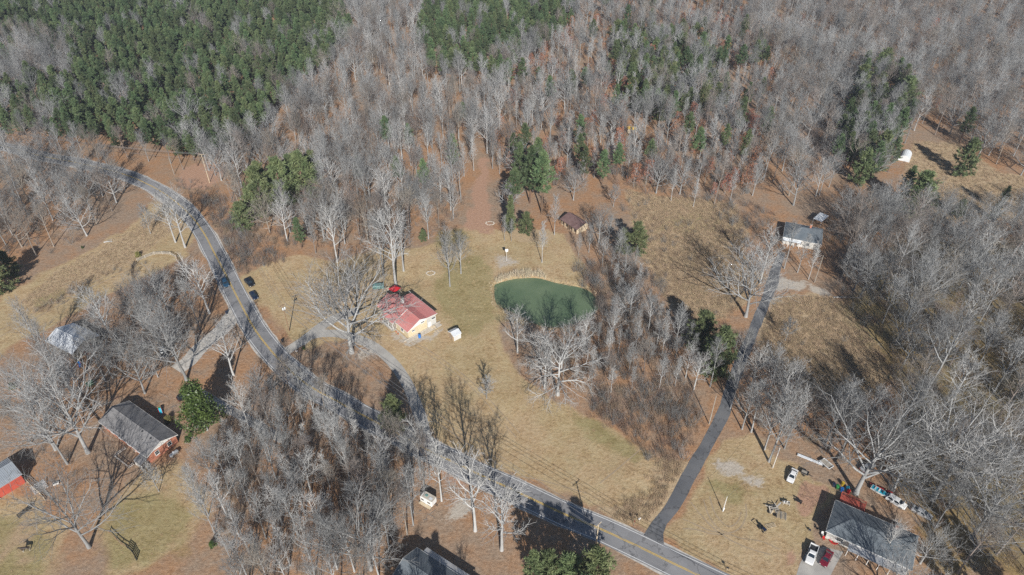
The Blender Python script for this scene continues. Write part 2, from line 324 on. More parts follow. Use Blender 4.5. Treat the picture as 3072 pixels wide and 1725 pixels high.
    a1 = N.new('ShaderNodeAttribute'); a1.attribute_name = 'cover'; s1 = N.new('ShaderNodeSeparateColor'); Lk.new(a1.outputs['Color'], s1.inputs[0])
    a2 = N.new('ShaderNodeAttribute'); a2.attribute_name = 'cover_more'; s2 = N.new('ShaderNodeSeparateColor'); Lk.new(a2.outputs['Color'], s2.inputs[0])
    big, mid, fine, grit = noise(.035, 3), noise(.22, 5, .65), noise(1.1, 5, .7), noise(4.5, 3, .7)
    mf = math2('ADD', math2('MULTIPLY', mid, .5), math2('MULTIPLY', fine, .5)); mg = math2('ADD', math2('MULTIPLY', fine, .5), math2('MULTIPLY', grit, .5))
    lawn = ramp(mf, (.34, (.25, .165, .085)), (.45, (.42, .30, .165)), (.54, (.54, .41, .245)), (.64, (.64, .515, .33)), (.75, (.78, .68, .50)))
    litter = ramp(mg, (.30, (.135, .095, .066)), (.44, (.26, .188, .132)), (.58, (.375, .283, .205)), (.74, (.53, .43, .335)))
    warm = ramp(mg, (.3, (.19, .095, .045)), (.5, (.38, .21, .11)), (.72, (.55, .36, .22)))
    litter = mixc(sharp(big, mid, .35), litter, warm)
    gold = ramp(mg, (.3, (.32, .225, .135)), (.5, (.44, .33, .205)), (.72, (.58, .47, .32)))
    green = ramp(mf, (.35, (.13, .135, .04)), (.6, (.24, .225, .085)), (.75, (.33, .28, .13)))
    red = ramp(mg, (.3, (.33, .18, .11)), (.7, (.50, .33, .235)))
    pale = ramp(mg, (.3, (.36, .30, .23)), (.7, (.58, .53, .46)))
    dirt = ramp(mg, (.3, (.36, .25, .15)), (.7, (.46, .34, .22)))
    bm = math2('ADD', math2('MULTIPLY', noise(.075, 4, .6), .6), math2('MULTIPLY', mid, .4))
    lawn = mixc(math2('MULTIPLY', sharp(noise(.11, 4), fine, .3), .35), lawn, ramp(mg, (.3, (.28, .17, .10)), (.7, (.47, .33, .23))))
    lawn = mixc(math2('MULTIPLY', sharp(noise(.045, 3), mid, .5), .26), lawn, green)
    o = mixc(sharp(s1.outputs[0], bm, .75), lawn, litter)
    o = mixc(sharp(s1.outputs[1], mid, .5), o, gold)
    o = mixc(math2('MULTIPLY', sharp(s1.outputs[2], bm, .9), .5), o, green)
    o = mixc(sharp(a1.outputs['Alpha'], mid, .5), o, red)
    o = mixc(sharp(s2.outputs[0], fine, .5), o, pale)
    o = mixc(s2.outputs[1], o, dirt)
    mud = ramp(fine, (.3, (.05, .055, .03)), (.7, (.10, .10, .06))); o = mixc(s2.outputs[2], o, mud)
    Lk.new(o, b.inputs['Base Color'])
    bp = N.new('ShaderNodeBump'); bp.inputs['Strength'].default_value = .9; bp.inputs['Distance'].default_value = .22
    Lk.new(math2('ADD', fine, math2('MULTIPLY', grit, .35)), bp.inputs['Height']); Lk.new(bp.outputs[0], b.inputs['Normal'])
    me.materials.append(m)
    return kind(put('ground', me), 'structure')
build_ground()
def sheet(name, pts, z, m, parent=None):
    mb = MB(); mb.add([(p[0], p[1], z) for p in pts], [tuple(range(len(pts)))])
    return mb.build(name, m, parent)
def ribbon(name, c, o0, o1, z, m, parent=None, wob=0.0, seed=0):
    nn = normals(c); rng = np.random.RandomState(seed); k = len(c)
    w0 = np.convolve(rng.uniform(-wob, wob, k+4), np.ones(5)/5, 'valid') if wob else 0; w1 = np.convolve(rng.uniform(-wob, wob, k+4), np.ones(5)/5, 'valid') if wob else 0
    a = c+nn*(np.zeros(k)+o0+w0)[:, None]; b = c+nn*(np.zeros(k)+o1+w1)[:, None]
    vs = [(p[0], p[1], z) for p in a]+[(p[0], p[1], z) for p in b]
    mb = MB(); mb.add(vs, [(i, i+1, k+i+1, k+i) for i in range(k-1)][::1])
    me = mb.mesh(name, m)
    if me.polygons and me.polygons[0].normal.z < 0: me.flip_normals()
    return put(name, me, parent)
# pond water
mw = bpy.data.materials.new('pond_water'); mw.use_nodes = True; nt = mw.node_tree; b = nt.nodes['Principled BSDF']
b.inputs['Roughness'].default_value = .15; b.inputs['Specular IOR Level'].default_value = .25
tc = nt.nodes.new('ShaderNodeTexCoord'); no = nt.nodes.new('ShaderNodeTexNoise'); no.inputs['Scale'].default_value = .09; no.inputs['Detail'].default_value = 4
rp = nt.nodes.new('ShaderNodeValToRGB'); rp.color_ramp.elements[0].position = .35; rp.color_ramp.elements[1].position = .7
rp.color_ramp.elements[0].color = (.105, .155, .088, 1); rp.color_ramp.elements[1].color = (.155, .205, .12, 1)
nt.links.new(tc.outputs['Object'], no.inputs['Vector']); nt.links.new(no.outputs[0], rp.inputs[0]); nt.links.new(rp.outputs[0], b.inputs['Base Color'])
n2 = nt.nodes.new('ShaderNodeTexNoise'); n2.inputs['Scale'].default_value = 1.4; bp = nt.nodes.new('ShaderNodeBump'); bp.inputs['Strength'].default_value = .05; bp.inputs['Distance'].default_value = .05
nt.links.new(tc.outputs['Object'], n2.inputs['Vector']); nt.links.new(n2.outputs[0], bp.inputs['Height']); nt.links.new(bp.outputs[0], b.inputs['Normal'])
cpw = POND_W.mean(0); kind(sheet('pond_water', [cpw+(p-cpw)*1.035 for p in POND_W], -.42, mw), 'structure')
# main road with its markings
ROAD_PX = [(-260, 395), (-120, 415), (0, 437), (125, 468), (250, 492), (375, 524), (469, 566), (535, 612), (581, 657), (615, 705), (639, 751), (676, 821), (714, 896), (759, 979), (801, 1037), (851, 1093), (921, 1153), (1010, 1203), (1100, 1252), (1200, 1305), (1290, 1353), (1356, 1384), (1439, 1424), (1538, 1469), (1688, 1540), (1804, 1588), (1916, 1640), (2036, 1698), (2160, 1756), (2330, 1840)]
ROAD = spline([tuple(q) for q in W2(ROAD_PX)], 2.0)
kind(ribbon('road_verge', ROAD, -3.8, 3.8, .006, M('gravel'), wob=.8, seed=3), 'structure')
road = kind(ribbon('road', ROAD, -3.45, 3.45, .022, M('asphalt'), wob=.12, seed=4), 'structure')
for nm, o, w, m in (('edge_line', -3.05, .15, 'line_white'), ('edge_line', 3.05, .15, 'line_white'), ('centre_line', -.15, .14, 'line_yellow'), ('centre_line', .15, .14, 'line_yellow')):
    ribbon(nm, ROAD, o-w/2, o+w/2, .028, M(m), road)
LANE = spline([tuple(q) for q in W2([(1936, 1640), (1960, 1592), (2016, 1519), (2056, 1449), (2098, 1374), (2143, 1291), (2170, 1235), (2188, 1180), (2208, 1120), (2232, 1058), (2260, 996), (2289, 925), (2314, 859), (2334, 792), (2346, 758)])], 2.0)
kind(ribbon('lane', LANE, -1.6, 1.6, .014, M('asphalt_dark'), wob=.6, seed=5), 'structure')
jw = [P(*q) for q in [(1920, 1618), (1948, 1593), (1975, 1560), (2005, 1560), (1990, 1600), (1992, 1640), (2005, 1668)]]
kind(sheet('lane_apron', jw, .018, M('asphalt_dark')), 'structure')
DRIVE = spline([tuple(q) for q in W2([(848, 1062), (880, 1040), (934, 1008), (985, 1000), (1040, 1006), (1094, 1025), (1136, 1050), (1177, 1087), (1204, 1122), (1226, 1160), (1246, 1210), (1264, 1262), (1278, 1330)])], 1.5)
kind(ribbon('driveway', DRIVE, -1.7, 1.7, .012, M('concrete'), wob=.2, seed=6), 'structure')
DRIVE2 = spline([tuple(q) for q in W2([(900, 1030), (935, 1003), (970, 975), (1005, 955), (1045, 940), (1075, 930)])], 1.5)
kind(ribbon('driveway_spur', DRIVE2, -1.9, 1.9, .016, M('concrete'), wob=.2, seed=7), 'structure')
DRIVE3 = spline([tuple(q) for q in W2([(708, 925), (690, 960), (665, 990), (640, 1010), (614, 1030), (588, 1056), (565, 1085), (530, 1110)])], 1.5)
kind(ribbon('gravel_drive', DRIVE3, -2.7, 2.6, .012, M('gravel'), wob=1.0, seed=8), 'structure')
DRIVE4 = spline([tuple(q) for q in W2([(560, 1160), (600, 1180), (650, 1210), (705, 1238), (776, 1278), (813, 1303), (850, 1322)])], 1.5)
kind(ribbon('yard_track', DRIVE4, -1.4, 1.4, .010, M('gravel'), wob=.6, seed=9), 'structure')
kind(sheet('parking_pad', [P(*q) for q in [(2378, 1760), (2400, 1690), (2420, 1655), (2470, 1640), (2530, 1655), (2505, 1700), (2475, 1760)]], .012, M('concrete')), 'structure')
LINES = [(ROAD, 5.2), (LANE, 3.0), (DRIVE, 3.0), (DRIVE2, 3.0), (DRIVE3, 3.4), (DRIVE4, 1.6)]

def track(pts, label=None, w=.32): kind(ribbon('tyre_track', spline([tuple(q) for q in W2(pts)], .8), -w/2, w/2, .004, M('track'), wob=.12, seed=len(pts)), 'structure')
q3 = Z(2048, 1125, .4149)
for pts in ([(150, 900), (190, 1020), (260, 1110), (340, 1140), (420, 1100), (460, 1010), (455, 930)], [(195, 880), (235, 1000), (300, 1080), (350, 1095), (400, 1060), (425, 990)], [(0, 1040), (90, 1080), (180, 1120), (300, 1145)], [(0, 1110), (110, 1120), (220, 1150), (330, 1150)], [(330, 1150), (420, 1180), (560, 1200), (700, 1260)], [(60, 920), (130, 1010), (250, 1130), (420, 1230), (640, 1300)]): track([q3(*q) for q in pts])
for pts in ([(1800, 1450), (1860, 1400), (1930, 1340)], [(1500, 1420), (1620, 1440), (1760, 1480)], [(1210, 1010), (1300, 1060), (1420, 1150), (1560, 1300)], [(1215, 1022), (1300, 1073), (1415, 1163), (1548, 1312)]): track(pts, w=.28)
for pts in ([(0, 1010), (150, 930), (300, 850), (420, 800)], [(-20, 1000), (140, 920), (290, 842), (410, 794)]): track(pts, w=.5)
# ---------------------------------------------------------------- buildings
def fit(pl, pr, pf, z):
    """eave corners near-left, near-right, far-right read off the photo -> centre, turn, length, width"""
    a, b, e = P(*pl, z), P(*pr, z), P(*pf, z); u = (b-a); L = u.length; u /= L; n = Vector((-u.y, u.x, 0)); W = (e-b).dot(n)
    c = a+u*L/2+n*W/2; return Vector((c.x, c.y, 0)), math.atan2(u.y, u.x), L, W
BLOCK_PEND = []
def footprint(loc, rz, L, W, pad=.6):
    u = Vector((math.cos(rz), math.sin(rz), 0)); n = Vector((-u.y, u.x, 0))
    return np.array([tuple((loc+u*(i*(L/2+pad))+n*(j*(W/2+pad))).to_tuple()[:2]) for i, j in ((-1, -1), (1, -1), (1, 1), (-1, 1))])
def opening(root, L, W, oh, side, pos, z, w, h, kindof='window', frame='white_paint', pane='glass', bars=1, y_off=0.0, x_off=0.0):
    """window or door on one wall: a frame with its pane (and bars) behind it"""
    f = MB(); d = .07
    for sx in (-1, 1): f.box(sx*(w/2+.04), 0, 0, .09, d, h+.17)
    for sz in (-1, 1): f.box(0, 0, sz*(h/2+.04), w, d, .09)
    for k in range(1, bars+1): f.box(0, .012, -h/2+h*k/(bars+1), w, .03, .04)
    f.box(0, -.05, -h/2-.11, w+.3, .14, .05) if kindof == 'window' else None
    o = f.build(kindof, M(frame), root)
    MB().box(0, .028, 0, w, .016, h).build('pane' if kindof == 'window' else 'panel', M(pane), o)
    hw, hl = W/2-oh, L/2-oh
    o.location, o.rotation_euler.z = {'S': ((pos, -hw-.036+y_off, z), 0), 'N': ((pos, hw+.036+y_off, z), math.pi), 'E': ((hl+.036+x_off, pos, z), math.pi/2), 'W': ((-hl-.036+x_off, pos, z), -math.pi/2)}[side]
    return o
def roof_panels(root, name, x0, x1, y0, z0, y1, z1, m, w=.9, t=.06, x_skew=0.0):
    """metal roofing: sheets side by side, each with a raised seam"""
    k = max(1, round((x1-x0)/w)); w = (x1-x0)/k; mb = MB()
    n = Vector((0, -(z1-z0), y1-y0)).normalized(); n = -n if n.z < 0 else n
    pts = [(0, y0, z0), (w-.01, y0, z0), (w-.01, y1, z1), (0, y1, z1)]
    if (y1-y0) < 0: pts = pts[::-1]
    mb.slab(pts, t)
    for xx in (.03, w*.5):
        a = Vector((xx, y0, z0))+n*.012; b = Vector((xx, y1, z1))+n*.012; mb.bar(a, b, .05, .05)
    me = mb.mesh('roof_panel', m); base = put(name, me, root); base.location = (x0, 0, 0)
    for i in range(1, k):
        o = put('roof_panel', me, root); o.location = (x0+i*w, 0, 0)
    base.name = 'roof_panel'
def gable(name, label, cat, c, eave, ridge, wall, roof, trim='white_paint', oh=.45, ry=0.0, panels=0, gable_m=None, group=None, ends=(1, 1)):
    loc, rz, L, W = c; root = thing(name, label, cat, loc, rz, group); BLOCK_PEND.append(footprint(loc, rz, L, W))
    hl, hw = L/2, W/2; wl, ww = hl-oh, hw-oh; t = .14
    sl_n = (ridge-eave)/(ry+hw); sl_f = (ridge-eave)/(hw-ry)
    zn = eave+sl_n*oh-t; zf = eave+sl_f*oh-t
    MB().prism([(-ww, -.2), (ww, -.2), (ww, zf), (ry, ridge-t-.02), (-ww, zn)], -wl, wl).build('wall', M(wall), root)
    if panels:
        for a, b in (((-hw, eave), (ry-.01, ridge)), ((hw, eave), (ry+.01, ridge))): roof_panels(root, 'roof_panel', -hl, hl, a[0], a[1], b[0], b[1], M(roof), panels)
        MB().prism([(ry-.22, ridge-.22*sl_n+.06), (ry, ridge+.09), (ry+.22, ridge-.22*sl_f+.06), (ry, ridge+.02)], -hl-.02, hl+.02).build('ridge_cap', M(roof), root)
    else:
        MB().slab([(-hl, -hw, eave), (hl, -hw, eave), (hl, ry, ridge), (-hl, ry, ridge)], t).build('roof', M(roof), root, label=None)
        MB().slab([(-hl, ry+.002, ridge), (hl, ry+.002, ridge), (hl, hw, eave), (-hl, hw, eave)], t).build('roof', M(roof), root)
        MB().prism([(ry-.16, ridge-.16*sl_n+.01), (ry, ridge+.035), (ry+.16, ridge-.16*sl_f+.01)], -hl+.02, hl-.02).build('ridge_cap', M(roof), root)
    for s in (-1, 1):
        y = s*(hw+.02); MB().box(0, y, eave-.09, L+.04, .04, .2).build('fascia', M(trim), root)
    for s in (-1, 1):
        x = s*(hl+.022); m = MB(); m.bar((x, -hw, eave-.09), (x, ry, ridge-.09), .04, .19); m.bar((x, hw, eave-.09), (x, ry, ridge-.09), .038, .19); m.build('rake_trim', M(trim), root)
        if gable_m and ends[(s+1)//2]:
            xx = s*(wl+.02); zb = min(zn, zf)-.05
            MB().add([(xx-.018, -ww, zn-.02), (xx-.018, ww, zf-.02), (xx-.018, ry, ridge-t-.05), (xx+.018, -ww, zn-.02), (xx+.018, ww, zf-.02), (xx+.018, ry, ridge-t-.05)], [(0, 2, 1), (3, 4, 5), (0, 1, 4, 3), (1, 2, 5, 4), (2, 0, 3, 5)]).build('gable_panel', M(gable_m), root)
    return root, L, W, oh
def hip(name, label, cat, c, eave, ridge, wall, roof, trim='white_paint', oh=.5, inset=None, group=None, rx=(1, 1)):
    loc, rz, L, W = c; root = thing(name, label, cat, loc, rz, group); BLOCK_PEND.append(footprint(loc, rz, L, W))
    hl, hw = L/2, W/2; i = inset or hw; a, b = -hl+i*rx[0], hl-i*rx[1]; t = .13
    MB().box(0, 0, eave/2-.13, L-2*oh, W-2*oh, eave+.1).build('wall', M(wall), root)
    R_ = [((-hl, -hw, eave), (hl, -hw, eave), (b, 0, ridge), (a, 0, ridge)), ((hl, hw, eave), (-hl, hw, eave), (a, 0, ridge), (b, 0, ridge)), ((hl, -hw, eave), (hl, hw, eave), (b, 0, ridge)), ((-hl, hw, eave), (-hl, -hw, eave), (a, 0, ridge))]
    for r in R_: MB().slab(r, t).build('roof', M(roof), root)
    m = MB(); m.bar((a, 0, ridge+.01), (b, 0, ridge+.01), .25, .05)
    for s in (-1, 1): m.bar((a, 0, ridge+.005), (-hl, s*hw, eave+.005), .22, .05); m.bar((b, 0, ridge+.005), (hl, s*hw, eave+.005), .22, .05)
    m.build('ridge_cap', M(roof), root)
    for s in (-1, 1):
        MB().box(0, s*(hw+.02), eave-.09, L+.08, .04, .2).build('fascia', M(trim), root); MB().box(s*(hl+.02), 0, eave-.09, .038, W, .19).build('fascia', M(trim), root)
    return root, L, W, oh
def chimney(root, x, y, z0, z1, m='brick_red', s=.6):
    o = MB().box(x, y, (z0+z1)/2, s, s*.8, z1-z0).build('chimney', M(m), root)
    MB().box(x, y, z1+.05, s+.14, s*.8+.14, .1).build('cap', M('stone'), o); MB().box(x, y, z1+.16, s*.5, s*.4, .14).build('flue', M('steel_dark'), o)
def vent(root, x, y, z, h=.4, r=.06):
    MB().lathe([(r, -.2), (r, h), (r*1.6, h+.02), (r*1.6, h+.1)], 8, (x, y, z)).build('roof_vent', M('steel_dark'), root)
# --- house with the red metal roof
zr = Z(1080, 820, 320/2103)
O = P(*zr(1180, 910), 5.4); rzh = R(-48)
def red_house():
    u = Vector((math.cos(rzh), math.sin(rzh), 0)); n = Vector((-u.y, u.x, 0))         # u to the right-hand gable, n away from the camera
    Lh = 17.6; o = Vector((O.x, O.y, 0))-u*(Lh/2); root = thing('red_roof_house', 'cream house under a red metal roof beside the horseshoe driveway', 'house', o, rzh)
    BLOCK_PEND.append(footprint(o+n*1.2, rzh, Lh+1, 13.5)); h = Lh/2
    yn, yb, yf, ze, zr_, zb, zf = -4.9, 2.7, 6.6, 2.95, 5.4, 4.5, 4.2
    MB().prism([(-4.5, -.2), (2.65, -.2), (2.65, 4.3), (0, 5.15), (-4.5, 2.92)], -h+.4, h-.35).build('wall', M('siding_cream'), root)
    MB().prism([(2.654, -.2), (6.2, -.2), (6.2, 4.08), (2.654, 4.33)], -h+4.5, h-.4).build('wall', M('siding_white'), root, label='white siding wall of the rear addition')
    roof_panels(root, 'roof_panel', h-6.6, h, yn, ze, -.01, zr_, M('roof_red'), .9)
    roof_panels(root, 'roof_panel', h-12.6, h-6.62, -5.9, 2.75, -.012, zr_+.16, M('roof_red'), .9)
    roof_panels(root, 'roof_panel', -h, h-12.62, -4.7, 2.85, -.01, zr_-.1, M('roof_red'), .9)
    roof_panels(root, 'roof_panel', -h+1.2, h, yb, zb, .01, zr_, M('roof_red'), .9)
    roof_panels(root, 'roof_panel', -h+3.6, h+.02, yf, zf, yb+.01, zb+.03, M('roof_red'), .9)
    MB().prism([(-.25, zr_-.02), (0, zr_+.22), (.25, zr_-.02)], -h+.1, h).build('ridge_cap', M('roof_red'), root)
    for x in (h+.03,):
        m = MB(); m.bar((x, yn, ze-.1), (x, 0, zr_-.1), .05, .2); m.bar((x, yb, zb-.1), (x, 0, zr_-.1), .048, .2); m.bar((x, yf, zf-.08), (x, yb, zb-.08), .046, .2); m.build('rake_trim', M('white_paint'), root)
    m = MB(); m.bar((h-6.58, -5.9, 2.74), (h-6.58, 0, zr_+.17), .14, .12); m.build('rake_trim', M('white_paint'), root)
    MB().box(h-3.3, yn-.03, ze-.1, 6.7, .05, .18).build('fascia', M('white_paint'), root); MB().box(h-9.6, -5.93, 2.64, 6.1, .05, .18).build('fascia', M('white_paint'), root)
    MB().box(.3, yf+.03, zf-.1, Lh-3.4, .05, .18).build('fascia', M('white_paint'), root)
    xx = h-.33
    MB().add([(xx, -4.45, 2.72), (xx, 2.6, 3.7), (xx, 2.6, 4.25), (xx, 0, 5.1), (xx, -4.45, 2.88), (xx+.03, -4.45, 2.72), (xx+.03, 2.6, 3.7), (xx+.03, 2.6, 4.25), (xx+.03, 0, 5.1), (xx+.03, -4.45, 2.88)], [(4, 3, 2, 1, 0), (5, 6, 7, 8, 9), (0, 1, 6, 5), (1, 2, 7, 6), (2, 3, 8, 7), (3, 4, 9, 8), (4, 0, 5, 9)]).build('gable_panel', M('white_paint'), root)
    for y, z, w, hh in ((-2.6, 2.2, 1.0, .45), (1.0, 3.55, 1.3, .4)): opening(root, Lh-.5, 10, 0, 'E', y, z, w, hh, bars=0, x_off=-.06)
    opening(root, Lh-.6, 10, 0, 'E', 3.6, 1.05, 1.0, 2.0, 'door', 'white_paint', 'white_paint', 0)
    opening(root, Lh-.6, 10, 0, 'E', 5.2, 2.9, 1.4, .7)
    for x in (-4.0, -1.6, 5.2): opening(root, Lh, 9.0, 0, 'S', x, 1.55, 1.3, 1.15)
    opening(root, Lh, 9.0, 0, 'S', 1.2, 1.05, .95, 2.0, 'door', 'white_paint', 'wood_brown', 0)
    for x in (h-12.3, h-9.6, h-7.0): MB().box(x, -5.7, 1.3, .16, .16, 2.7).build('porch_post', M('white_paint'), root)
    MB().box(h-9.6, -5.6, .12, 6.2, 1.5, .24).build('porch_floor', M('concrete'), root)
    p = MB()
    for k in range(14): p.box(h-12.4+k*.42, -6.28, .6, .05, .05, .75)
    p.box(h-9.6, -6.28, .98, 5.9, .07, .06); p.build('porch_rail', M('white_paint'), root)
    MB().box(h-.15, .5, .05, .3, 14, .5).build('footing', M('stone'), root)
    m = MB(); m.add([(-1.2, -5.0, 0), (h+1.3, -6.0, 0), (h+1.6, 7.0, 0), (h-.3, 7.0, 0), (h-.3, -4.9, 0), (-1.2, -4.9, 0), (-1.2, -5.0, .14), (h+1.3, -6.0, .14), (h+1.6, 7.0, .14), (h-.3, 7.0, .14), (h-.3, -4.9, .14), (-1.2, -4.9, .14)], [(11, 6, 7, 10), (10, 7, 8, 9), (0, 1, 7, 6), (1, 2, 8, 7), (2, 3, 9, 8), (5, 0, 6, 11)]).build('walkway', M('stone'), root)
    chimney(root, -1.9, 1.0, 4.4, 7.0, 'white_paint', .8); vent(root, 1.6, .9, 5.0); vent(root, 4.5, -1.4, 4.6, .25)
    b = MB()
    for k in range(4): b.box(h+1.5, 3.9, .12+k*.0, .1, .1, .1)
    st = MB().box(h+.5, 4.3, .2, .9, 1.3, .4).build('step', M('wood_pale'), root)
    ramp = MB()
    for s in (-.45, .45): ramp.bar((h+.6, 4.3+s, .5), (h+3.6, 4.0+s, .1), .12, .16)
    ramp.build('ramp_rail', M('wood_pale'), root)
    for x, y in ((h-13.6, -5.9), (h-14.8, -5.6), (h-5.4, -5.7), (h-4.2, -5.8)): MB().lathe([(.16, 0), (.24, .3), (.27, .36)], 8, (x, y, 0)).build('flower_pot', M('terracotta'), root)
    return root, u, n, o
red_root, ru, rn, ro = red_house()
# --- small metal garden shed
def shed():
    c = fit(zr(1845, 1245), zr(1998, 1168), zr(1862, 1072), 2.1)
    root, L, W, oh = gable('garden_shed', 'small metal garden shed with pale roof on the lawn beside the red roofed house', 'shed', c, 1.95, 2.75, 'wood_pale', 'tin', 'white_metal', .1, 0, .45, 'wood_pale')
    for k in range(7): MB().box(-L/2+.06, -W/2+.3+k*(W-.6)/6, 1.0, .05, .07, 1.9).build('batten', M('wood_brown'), root)
    for k in range(6): MB().box(-L/2+.35+k*(L-.7)/5, -W/2+.07, 1.0, .34, .05, 1.95).build('wall_panel', M('tin'), root)
    opening(root, L, W, .1, 'W', 0, .95, 1.1, 1.8, 'door', 'wood_brown', 'wood_grey', 0, x_off=-.03)
shed()
# --- red canopy tent, teal trailer and things behind the red roofed house
def canopy():
    p = P(*zr(685, 440)); root = thing('canopy_tent', 'bright red pop-up canopy with white legs behind the red roofed house', 'canopy', p+Vector((0, 1.2, 0)), R(-38))
    m = MB(); s = 1.45; a = [(-s, -s, 2.15), (s, -s, 2.15), (s, s, 2.15), (-s, s, 2.15)]; t = (0, 0, 2.85)
    m.add(a+[t]+[(x, y, 1.95) for x, y, z in a], [(0, 1, 4), (1, 2, 4), (2, 3, 4), (3, 0, 4)]+[(i, i+5, (i+1) % 4+5, (i+1) % 4) for i in range(4)]).build('canopy_top', M('canopy_red'), root)
    for x, y, z in a: MB().box(x*.97, y*.97, 1.0, .06, .06, 2.0).build('leg', M('white_paint'), root)
    for i in range(4):
        b = MB(); q, w = Vector(a[i])*.97, Vector(a[(i+1) % 4])*.97; b.bar((q.x, q.y, 1.9), (*(q.lerp(w, .5)).to_tuple()[:2], 1.35), .04); b.bar((w.x, w.y, 1.9), (*(q.lerp(w, .5)).to_tuple()[:2], 1.35), .04); b.build('scissor_brace', M('white_paint'), root)
canopy()
# --- brown roofed cabin
zc_ = Z(1640, 600, 320/2571)
root, L, W, oh = gable('brown_cabin', 'low tan cabin with dark brown roof in the clearing behind the pond', 'cabin', fit(zc_(315, 455), zc_(725, 720), zc_(975, 540), 2.5), 2.5, 3.9, 'wood_pale', 'shingle_brown', 'wood_dark', .55, 1.2)
for x in (-3.2, -1.2, 1.2, 3.4): opening(root, L, W, oh, 'S', x, 1.3, .9, .9, frame='wood_brown')
opening(root, L, W, oh, 'S', 0.1, 1.0, .9, 1.95, 'door', 'wood_brown', 'wood_dark', 0)
for k in range(5): MB().box(-L/2+.3+k*(L-.6)/4, -W/2+.12, 1.2, .14, .14, 2.4).build('porch_post', M('wood_brown'), root)
# --- grey hip roofed house at the end of the lane
zg = Z(2300, 600, 260/1880)
root, L, W, oh = hip('grey_roof_house', 'white house with slate grey hip roof at the end of the lane', 'house', fit(zg(355, 800), zg(1195, 968), zg(1300, 640), 3.1), 3.1, 5.4, 'siding_white', 'shingle_slate', 'white_paint', .5)
for x in (-6.0, -3.4, -.5, 2.2, 5.6): opening(root, L, W, oh, 'S', x, 1.65, 1.2, 1.2)
opening(root, L, W, oh, 'S', -2.0, 1.05, 1.0, 2.0, 'door', 'white_paint', 'wood_brown', 0); chimney(root, 2.0, 1.5, 4.0, 6.2)
for k in range(4): MB().box(-L/2+.4+k*1.9, -W/2-.9, 1.25, .15, .15, 2.5).build('porch_post', M('white_paint'), root)
MB().slab([(-L/2+.1, -W/2-1.3, 2.55), (-L/2+6.4, -W/2-1.3, 2.55), (-L/2+6.4, -W/2-.06, 2.9), (-L/2+.1, -W/2-.06, 2.9)], .1).build('porch_roof', M('white_metal'), root)
c = fit(zg(1010, 400), zg(1195, 475), zg(1262, 322), 2.3); root = thing('white_carport', 'flat white metal carport behind the grey hip roofed house', 'carport', c[0], c[1]); L, W = c[2], c[3]; BLOCK_PEND.append(footprint(*c))
roof_panels(root, 'roof_panel', -L/2, L/2, -W/2, 2.3, W/2, 2.6, M('white_metal'), .8)
for x in (-1, 1):
    for y in (-1, 1): MB().box(x*(L/2-.15), y*(W/2-.15), 1.15, .1, .1, 2.3).build('leg', M('white_paint'), root)
# --- tin roofed barn at the left
zb_ = Z(80, 920, 320/2314)
root, L, W, oh = gable('tin_barn', 'barn with a pale weathered tin roof among the bare trees on the left', 'barn', fit(zb_(395, 745), zb_(985, 1035), zb_(1590, 620), 3.2), 3.2, 5.0, 'wood_grey', 'tin', 'tin_rust', .35, -.3, .9)
for x in (-4.0, 0.0, 4.0): opening(root, L, W, oh, 'S', x, 1.35, 2.4, 2.6, 'door', 'wood_grey', 'wood_dark', 1)
opening(root, L, W, oh, 'E', 0, 1.5, 2.6, 2.8, 'door', 'barn_red', 'wood_dark', 0)
# --- brick ranch house
zk = Z(220, 1160, 400/2142)
cb = fit(zk(400, 560), zk(1180, 1142), zk(1692, 782), 2.9)
root, L, W, oh = gable('brick_house', 'red brick ranch house with grey shingle roof and white gable', 'house', cb, 2.9, 4.75, 'brick_red', 'shingle_grey', 'white_paint', .45, 0, 0, 'white_paint')
brick_root = root; hl = L/2
for y in (-1.7, 1.9): 
    o = opening(root, L, W, oh, 'E', y, 1.75, 1.0, 1.2); 
for x in (-6, -2.5, 1.5, 5.5): opening(root, L, W, oh, 'S', x, 1.75, 1.2, 1.2)
opening(root, L, W, oh, 'S', 3.4, 1.1, .95, 2.05, 'door', 'white_paint', 'wood_brown', 0)
for x, y, z in ((hl-3.2, .7, 4.55), (hl-7.0, .5, 4.6)): MB().lathe([(.22, -.1), (.22, .16), (.3, .2), (.26, .32), (.1, .36)], 10, (x, -y, z-.25)).build('roof_vent', M('steel_dark'), root)
vent(root, hl-5.0, -2.0, 3.75, .3)
MB().slab([(hl-3.0, -W/2-2.1, 2.15), (hl+.1, -W/2-2.1, 2.15), (hl+.1, -W/2-.03, 2.65), (hl-3.0, -W/2-.03, 2.65)], .12).build('porch_roof', M('shingle_grey'), root)
for x in (hl-2.9, hl-.02): MB().box(x, -W/2-2.0, 1.05, .13, .13, 2.1).build('porch_post', M('white_paint'), root)
MB().box(hl-1.45, -W/2-1.0, .22, 3.0, 2.0, .44).build('porch_floor', M('wood_grey'), root)
p = MB()
for k in range(9): p.box(hl-2.9+k*.36, -W/2-2.0, .9, .05, .05, .9)
p.box(hl-1.45, -W/2-2.0, 1.35, 2.95, .07, .06); p.build('porch_rail', M('white_paint'), root)
for k in range(3): MB().box(hl-9.2, -W/2-1.1, .1+.0*k, .1, .1, .1)
